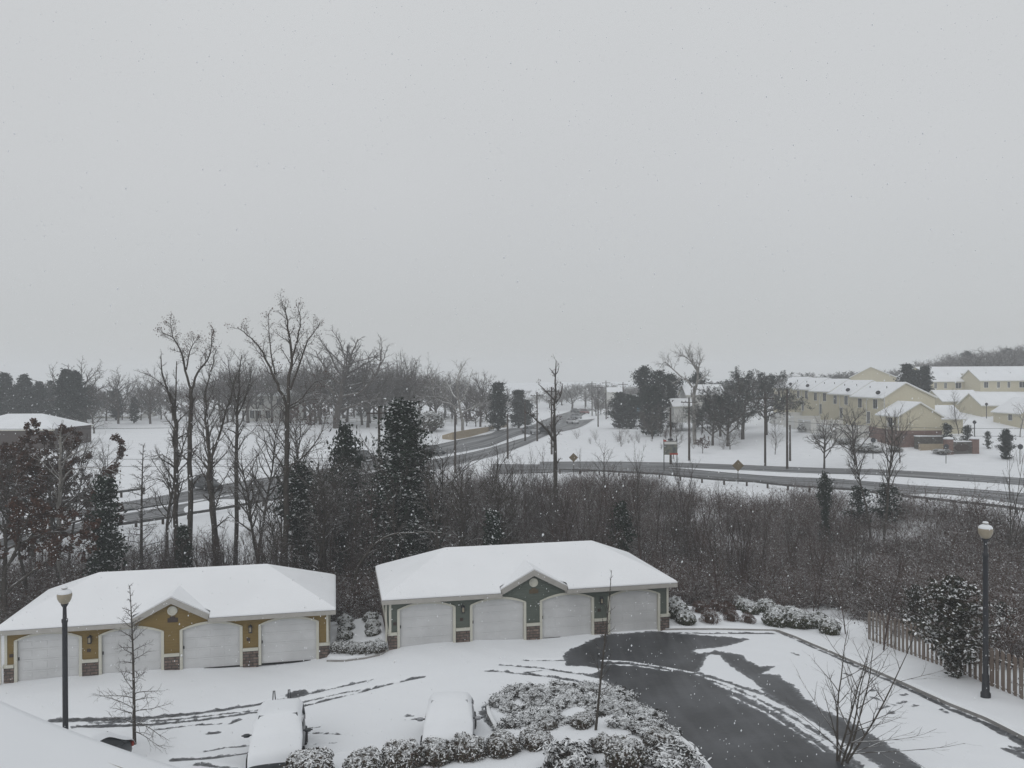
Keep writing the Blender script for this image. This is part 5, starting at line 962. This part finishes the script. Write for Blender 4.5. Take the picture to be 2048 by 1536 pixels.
me = bpy.data.meshes.new('undergrowth'); me.vertices.add(n); me.vertices.foreach_set('co', np.stack([BX, BY, BZ], 1).astype(np.float32).ravel()); me.update()
ug = tag(child('undergrowth', me, None), 'tangled dark brown brush and brambles filling the bank behind the garages', 'undergrowth', kind='stuff')
ng = bpy.data.node_groups.new('scatter', 'GeometryNodeTree'); ng.interface.new_socket('Geometry', in_out='INPUT', socket_type='NodeSocketGeometry'); ng.interface.new_socket('Geometry', in_out='OUTPUT', socket_type='NodeSocketGeometry')
N = ng.nodes; gi, go = N.new('NodeGroupInput'), N.new('NodeGroupOutput'); jg = N.new('GeometryNodeJoinGeometry'); lk = ng.links.new
for k_, b_ in enumerate(tmpl):
    oi = N.new('GeometryNodeObjectInfo'); oi.inputs['Object'].default_value = b_; oi.inputs['As Instance'].default_value = True
    ip = N.new('GeometryNodeInstanceOnPoints'); rv = N.new('FunctionNodeRandomValue'); rv.data_type = 'FLOAT_VECTOR'; rv.inputs[0].default_value = (-.12, -.12, 0); rv.inputs[1].default_value = (.12, .12, 6.28); rv.inputs['Seed'].default_value = k_
    rs = N.new('FunctionNodeRandomValue'); rs.data_type = 'FLOAT'; rs.inputs[2].default_value = .75; rs.inputs[3].default_value = 1.6; rs.inputs['Seed'].default_value = 9+k_
    ix = N.new('GeometryNodeInputIndex'); mo = N.new('ShaderNodeMath'); mo.operation = 'MODULO'; mo.inputs[1].default_value = len(tmpl); lk(ix.outputs[0], mo.inputs[0]); eq = N.new('FunctionNodeCompare'); eq.data_type = 'FLOAT'; eq.operation = 'EQUAL'; lk(mo.outputs[0], eq.inputs[0]); eq.inputs[1].default_value = k_
    lk(gi.outputs[0], ip.inputs['Points']); lk(eq.outputs[0], ip.inputs['Selection']); lk(oi.outputs['Geometry'], ip.inputs['Instance']); lk(rv.outputs[0], ip.inputs['Rotation']); lk(rs.outputs[1], ip.inputs['Scale']); lk(ip.outputs[0], jg.inputs[0])
lk(jg.outputs[0], go.inputs[0]); ug.modifiers.new('scatter', 'NODES').node_group = ng
# field weeds on the far bank
for i in range(46):
    px = r.uniform(1130, 1480); py = r.uniform(845, 900); g = hit(px, py)
    if g.y > 190: continue
    plant('sap2' if i % 2 else 'sap3', px, g.y, 0, 'low weedy bush on the snowy bank right of the road', 'shrub', 'weed_bush', 'weedy bushes on the bank', 1.8, h=r.uniform(.9, 2.4))

# ------------------------------------------------------------------ trees across the fields and on the skyline
FT = [('spread',188,150,800,'low spreading bare tree standing alone in the left field',1.25), ('far0',170,165,708,'broad bare tree rising behind the dark evergreens on the left',1.), ('far1',236,175,728,'round topped bare tree right of the left evergreens',.9), ('spire',132,160,738,'dark evergreen beside the broad bare tree on the left',1.5), ('spire',150,158,742,'second dark evergreen beside the broad bare tree on the left',1.5),
 ('spire',10,170,745,'dark evergreen at the left edge of the view',1.5), ('spire',48,172,748,'dark evergreen second from the left edge',1.5), ('spire',78,176,762,'lower dark evergreen third from the left edge',1.5), ('spire',-25,168,750,'dark evergreen cut by the left edge',1.5), ('far2',300,175,742,'clump of bare crown left of the tall woodland trees',1.), ('far0',345,185,762,'low bare crown behind the forked woodland trees',1.),
 ('far2',455,178,730,'bare oak left of the white house',1.), ('far1',495,172,700,'tall bare oak over the white house',1.), ('far0',610,185,720,'bare oak right of the white house',1.), ('far0',672,165,648,'largest bare oak on the rise right of the white house',1.3), ('far1',735,168,700,'bare oak just right of the largest oak',1.), ('far2',640,172,690,'bare oak just left of the largest oak',.95), ('far0',800,180,705,'bare oak above the tall cedar',.85), ('far2',822,178,693,'slim bare oak behind the tall cedar top',.7), ('far1',870,190,728,'bare oak right of the tall cedar',.9),
 ('oakpale',925,160,712,'leaning pale limbed oak in front of the far tree line',1.15), ('far2',960,190,735,'bare oak behind the pale limbed oak',.9), ('conef',996,168,765,'dark cone shaped evergreen right of the pale limbed oak',1.55), ('conef',1037,195,780,'smaller cone shaped evergreen beside the distant road',1.8), ('eggf',1055,215,800,'low rounded evergreen beside the distant road',1.2),
 ('russet',600,150,800,'russet leaved bush tree in front of the white house',1.), ('eggf',1240,190,785,'left one of the two round dark evergreens by the far poles',1.4), ('eggf',1262,186,790,'right one of the two round dark evergreens by the far poles',1.3), ('pinef',1287,170,733,'tall dark pine left of the pale sycamore',1.), ('pinef',1318,172,742,'dark pine directly behind the sycamore limbs',1.2), ('eggf',1304,158,772,'dark evergreen at the foot of the pines',1.1), ('pinef',1395,180,745,'dark pine right of the sycamore trunk',1.), ('pinef',1342,176,748,'middle dark pine left of the sycamore trunk',1.1),
 ('vine',1425,138,785,'dark vine covered tree right of the sycamore',1.1), ('vine',1455,136,778,'second dark vine covered tree right of the sycamore',1.1), ('vine',1485,145,732,'rounded dense bare oak left of the townhouses',1.15), ('vine',1532,150,736,'rounded bare oak touching the farthest townhouse',1.0), ('far1',1440,152,752,'dense bare oak behind the vine covered trees',.9), ('far2',1560,170,740,'bare oak behind the farthest townhouse roof',.7),
 ('sapdark',1550,125,822,'small bare lawn tree below the townhouses',1.3), ('oak1',1712,112,798,'bare lawn tree beside the largest hedge clump',1.0), ('oak0',1648,108,815,'loose bare tree in front of the stepped townhouses',.8), ('oak2',1800,112,812,'loose bare tree before the gabled brick wing',.55), ('sapdark',1345,120,815,'dark sapling behind the sign board',1.2), ('conef',1814,170,728,'left one of the tall dark evergreens between the house rows',1.4), ('conef',1832,172,740,'middle one of the tall dark evergreens between the house rows',1.4), ('conef',1850,171,733,'right one of the tall dark evergreens between the house rows',1.4),
 ('pinef',1935,270,702,'dark pine on the right hill crest',1.3), ('pinef',2018,270,697,'second dark pine on the right hill crest',1.3), ('eggf',2012,112,858,'dense dark ball shaped tree near the right edge',1.0), ('sapdark',1918,135,770,'bare tree in front of the lane garages',1.3), ('small',1893,122,846,'dark conical shrub tree behind the terrace wall',.9), ('small',1935,121,850,'dark shrub tree between the entrance pillars',.9), ('small',1975,121,862,'dark shrub tree right of the entrance wall',.8), ('oakpale',2040,130,800,'bare reddish tree cut by the right edge above the side street',.8),
 ('russet',1240,205,812,'russet brush clump below the round dark evergreens',1.2), ('spread',1460,132,850,'bushy bare undergrowth tree below the dense oak',1.1), ('russet',1405,128,868,'small brushy clump at the foot of the vine covered trees',1.)]
for k, px, d, top, lb, wd in FT: plant(k, px, d, top, lb, 'tree', 'evergreen_tree' if k in ('conef', 'eggf', 'pinef', 'small') else 'bare_tree', wide=wd)
def band(n, x0, x1, d0, d1, ty, jit, label, group, kinds=('far0', 'far1', 'far2'), wide=1.1, seed=1):
    q = random.Random(seed)
    for i in range(n):
        px = x0+(x1-x0)*(i+q.random()*.8)/n; plant(kinds[q.randrange(len(kinds))], px, q.uniform(d0, d1), np.interp(px, *ty)+q.uniform(-jit, jit), label, 'tree', 'skyline_tree', group, wide*q.uniform(.85, 1.2))
band(52, 270, 1010, 195, 245, ([270,450,600,760,900,1010],[775,745,732,735,742,778]), 12, 'bare tree in the dense line across the far side of the field', 'trees lining the far field', seed=1)
band(34, -60, 270, 200, 240, ([-60,270],[775,785]), 10, 'bare tree in the hazy line behind the left evergreens', 'trees behind the left evergreens', ('far0', 'far1', 'spire'), seed=2)
band(40, 1000, 1300, 300, 430, ([1000,1100,1160,1290],[790,778,762,775]), 7, 'faint hazy tree at the end of the road', 'hazy trees at the end of the road', wide=1.5, seed=3)
band(20, 1190, 1420, 220, 260, ([1190,1420],[790,765]), 10, 'bare tree behind the dark pines and far poles', 'trees behind the pines', seed=4)
band(40, 1430, 1760, 235, 300, ([1430,1560,1700,1760],[760,752,748,742]), 8, 'hazy bare tree behind the townhouse roofs', 'trees behind the townhouses', ('far0', 'far1', 'vine'), 1.4, seed=5)
band(95, 1700, 2130, 235, 340, ([1700,1800,1850,1950,2100],[742,738,722,702,686]), 8, 'hazy bare tree on the wooded hill at the right', 'trees on the right hill', ('far0', 'far1', 'far2'), 1.5, seed=6)
band(14, 1290, 1480, 150, 175, ([1290,1480],[800,790]), 14, 'dark brushy tree in the clump around the sycamore', 'dark clump around the sycamore', ('sapdark', 'vine', 'spread'), seed=7)

band(34, -80, 1010, 186, 198, ([-80,150,300,1010],[785,790,812,815]), 10, 'low dark brushy growth under the far tree line', 'brushy growth under the far trees', ('vine', 'far1', 'russet'), 1.5, seed=8)
band(16, -80, 330, 176, 190, ([-80,150,330],[770,775,800]), 14, 'dark evergreen in the belt on the left horizon', 'evergreens on the left horizon', ('spire', 'vine'), 1.3, seed=9)
band(14, 430, 780, 172, 182, ([430,600,780],[745,720,725]), 18, 'bare tree crowding around the white house', 'trees around the white house', ('oak0', 'oak1', 'far2'), 1., seed=10)

# ------------------------------------------------------------------ falling snow
q = np.random.default_rng(77); N_ = 30000; dd = (7+60*q.random(N_)**.75); pu = q.uniform(-.75, .75, N_); pv = q.uniform(-.62, .5, N_)
C = np.stack([pu*dd, dd, pv*dd], 1)
HZ = HH(C[:, 0], C[:, 1]); C = C[C[:, 2] > HZ+.2]; sz = q.uniform(.0045, .0105, len(C))*np.minimum(1, .35+C[:, 1]/30)*(1+q.random(len(C))**6*1.2)
ax = np.array([[1, 0, 0], [-1, 0, 0], [0, 1, 0], [0, -1, 0], [.25, 0, 1.6], [-.25, 0, -1.6]]); V = (C[:, None]+ax[None]*sz[:, None, None]).reshape(-1, 3)
oc = np.array([[0, 2, 4], [2, 1, 4], [1, 3, 4], [3, 0, 4], [2, 0, 5], [1, 2, 5], [3, 1, 5], [0, 3, 5]]); F = ((np.arange(len(C))*6)[:, None, None]+oc[None]).reshape(-1, 3)
tag(child('falling_snow', np_mesh('falling_snow', V, F, M['flake']), None), 'small white snowflakes falling through the air', 'snowflakes', kind='stuff')

# ------------------------------------------------------------------ haze
hm = bpy.data.materials.new('haze'); hm.use_nodes = True; nt = hm.node_tree; nt.nodes.clear(); oo = nt.nodes.new('ShaderNodeOutputMaterial'); pv_ = nt.nodes.new('ShaderNodeVolumePrincipled')
pv_.inputs['Density'].default_value = .00105; pv_.inputs['Color'].default_value = (.93, .95, .97, 1); pv_.inputs['Anisotropy'].default_value = .0; nt.links.new(pv_.outputs[0], oo.inputs['Volume'])
hz = MB().box(-720, -50, -20.5, 720, 1120, 22).build('haze', hm); tag(hz, 'pale snowy haze filling the air', 'haze', kind='stuff')
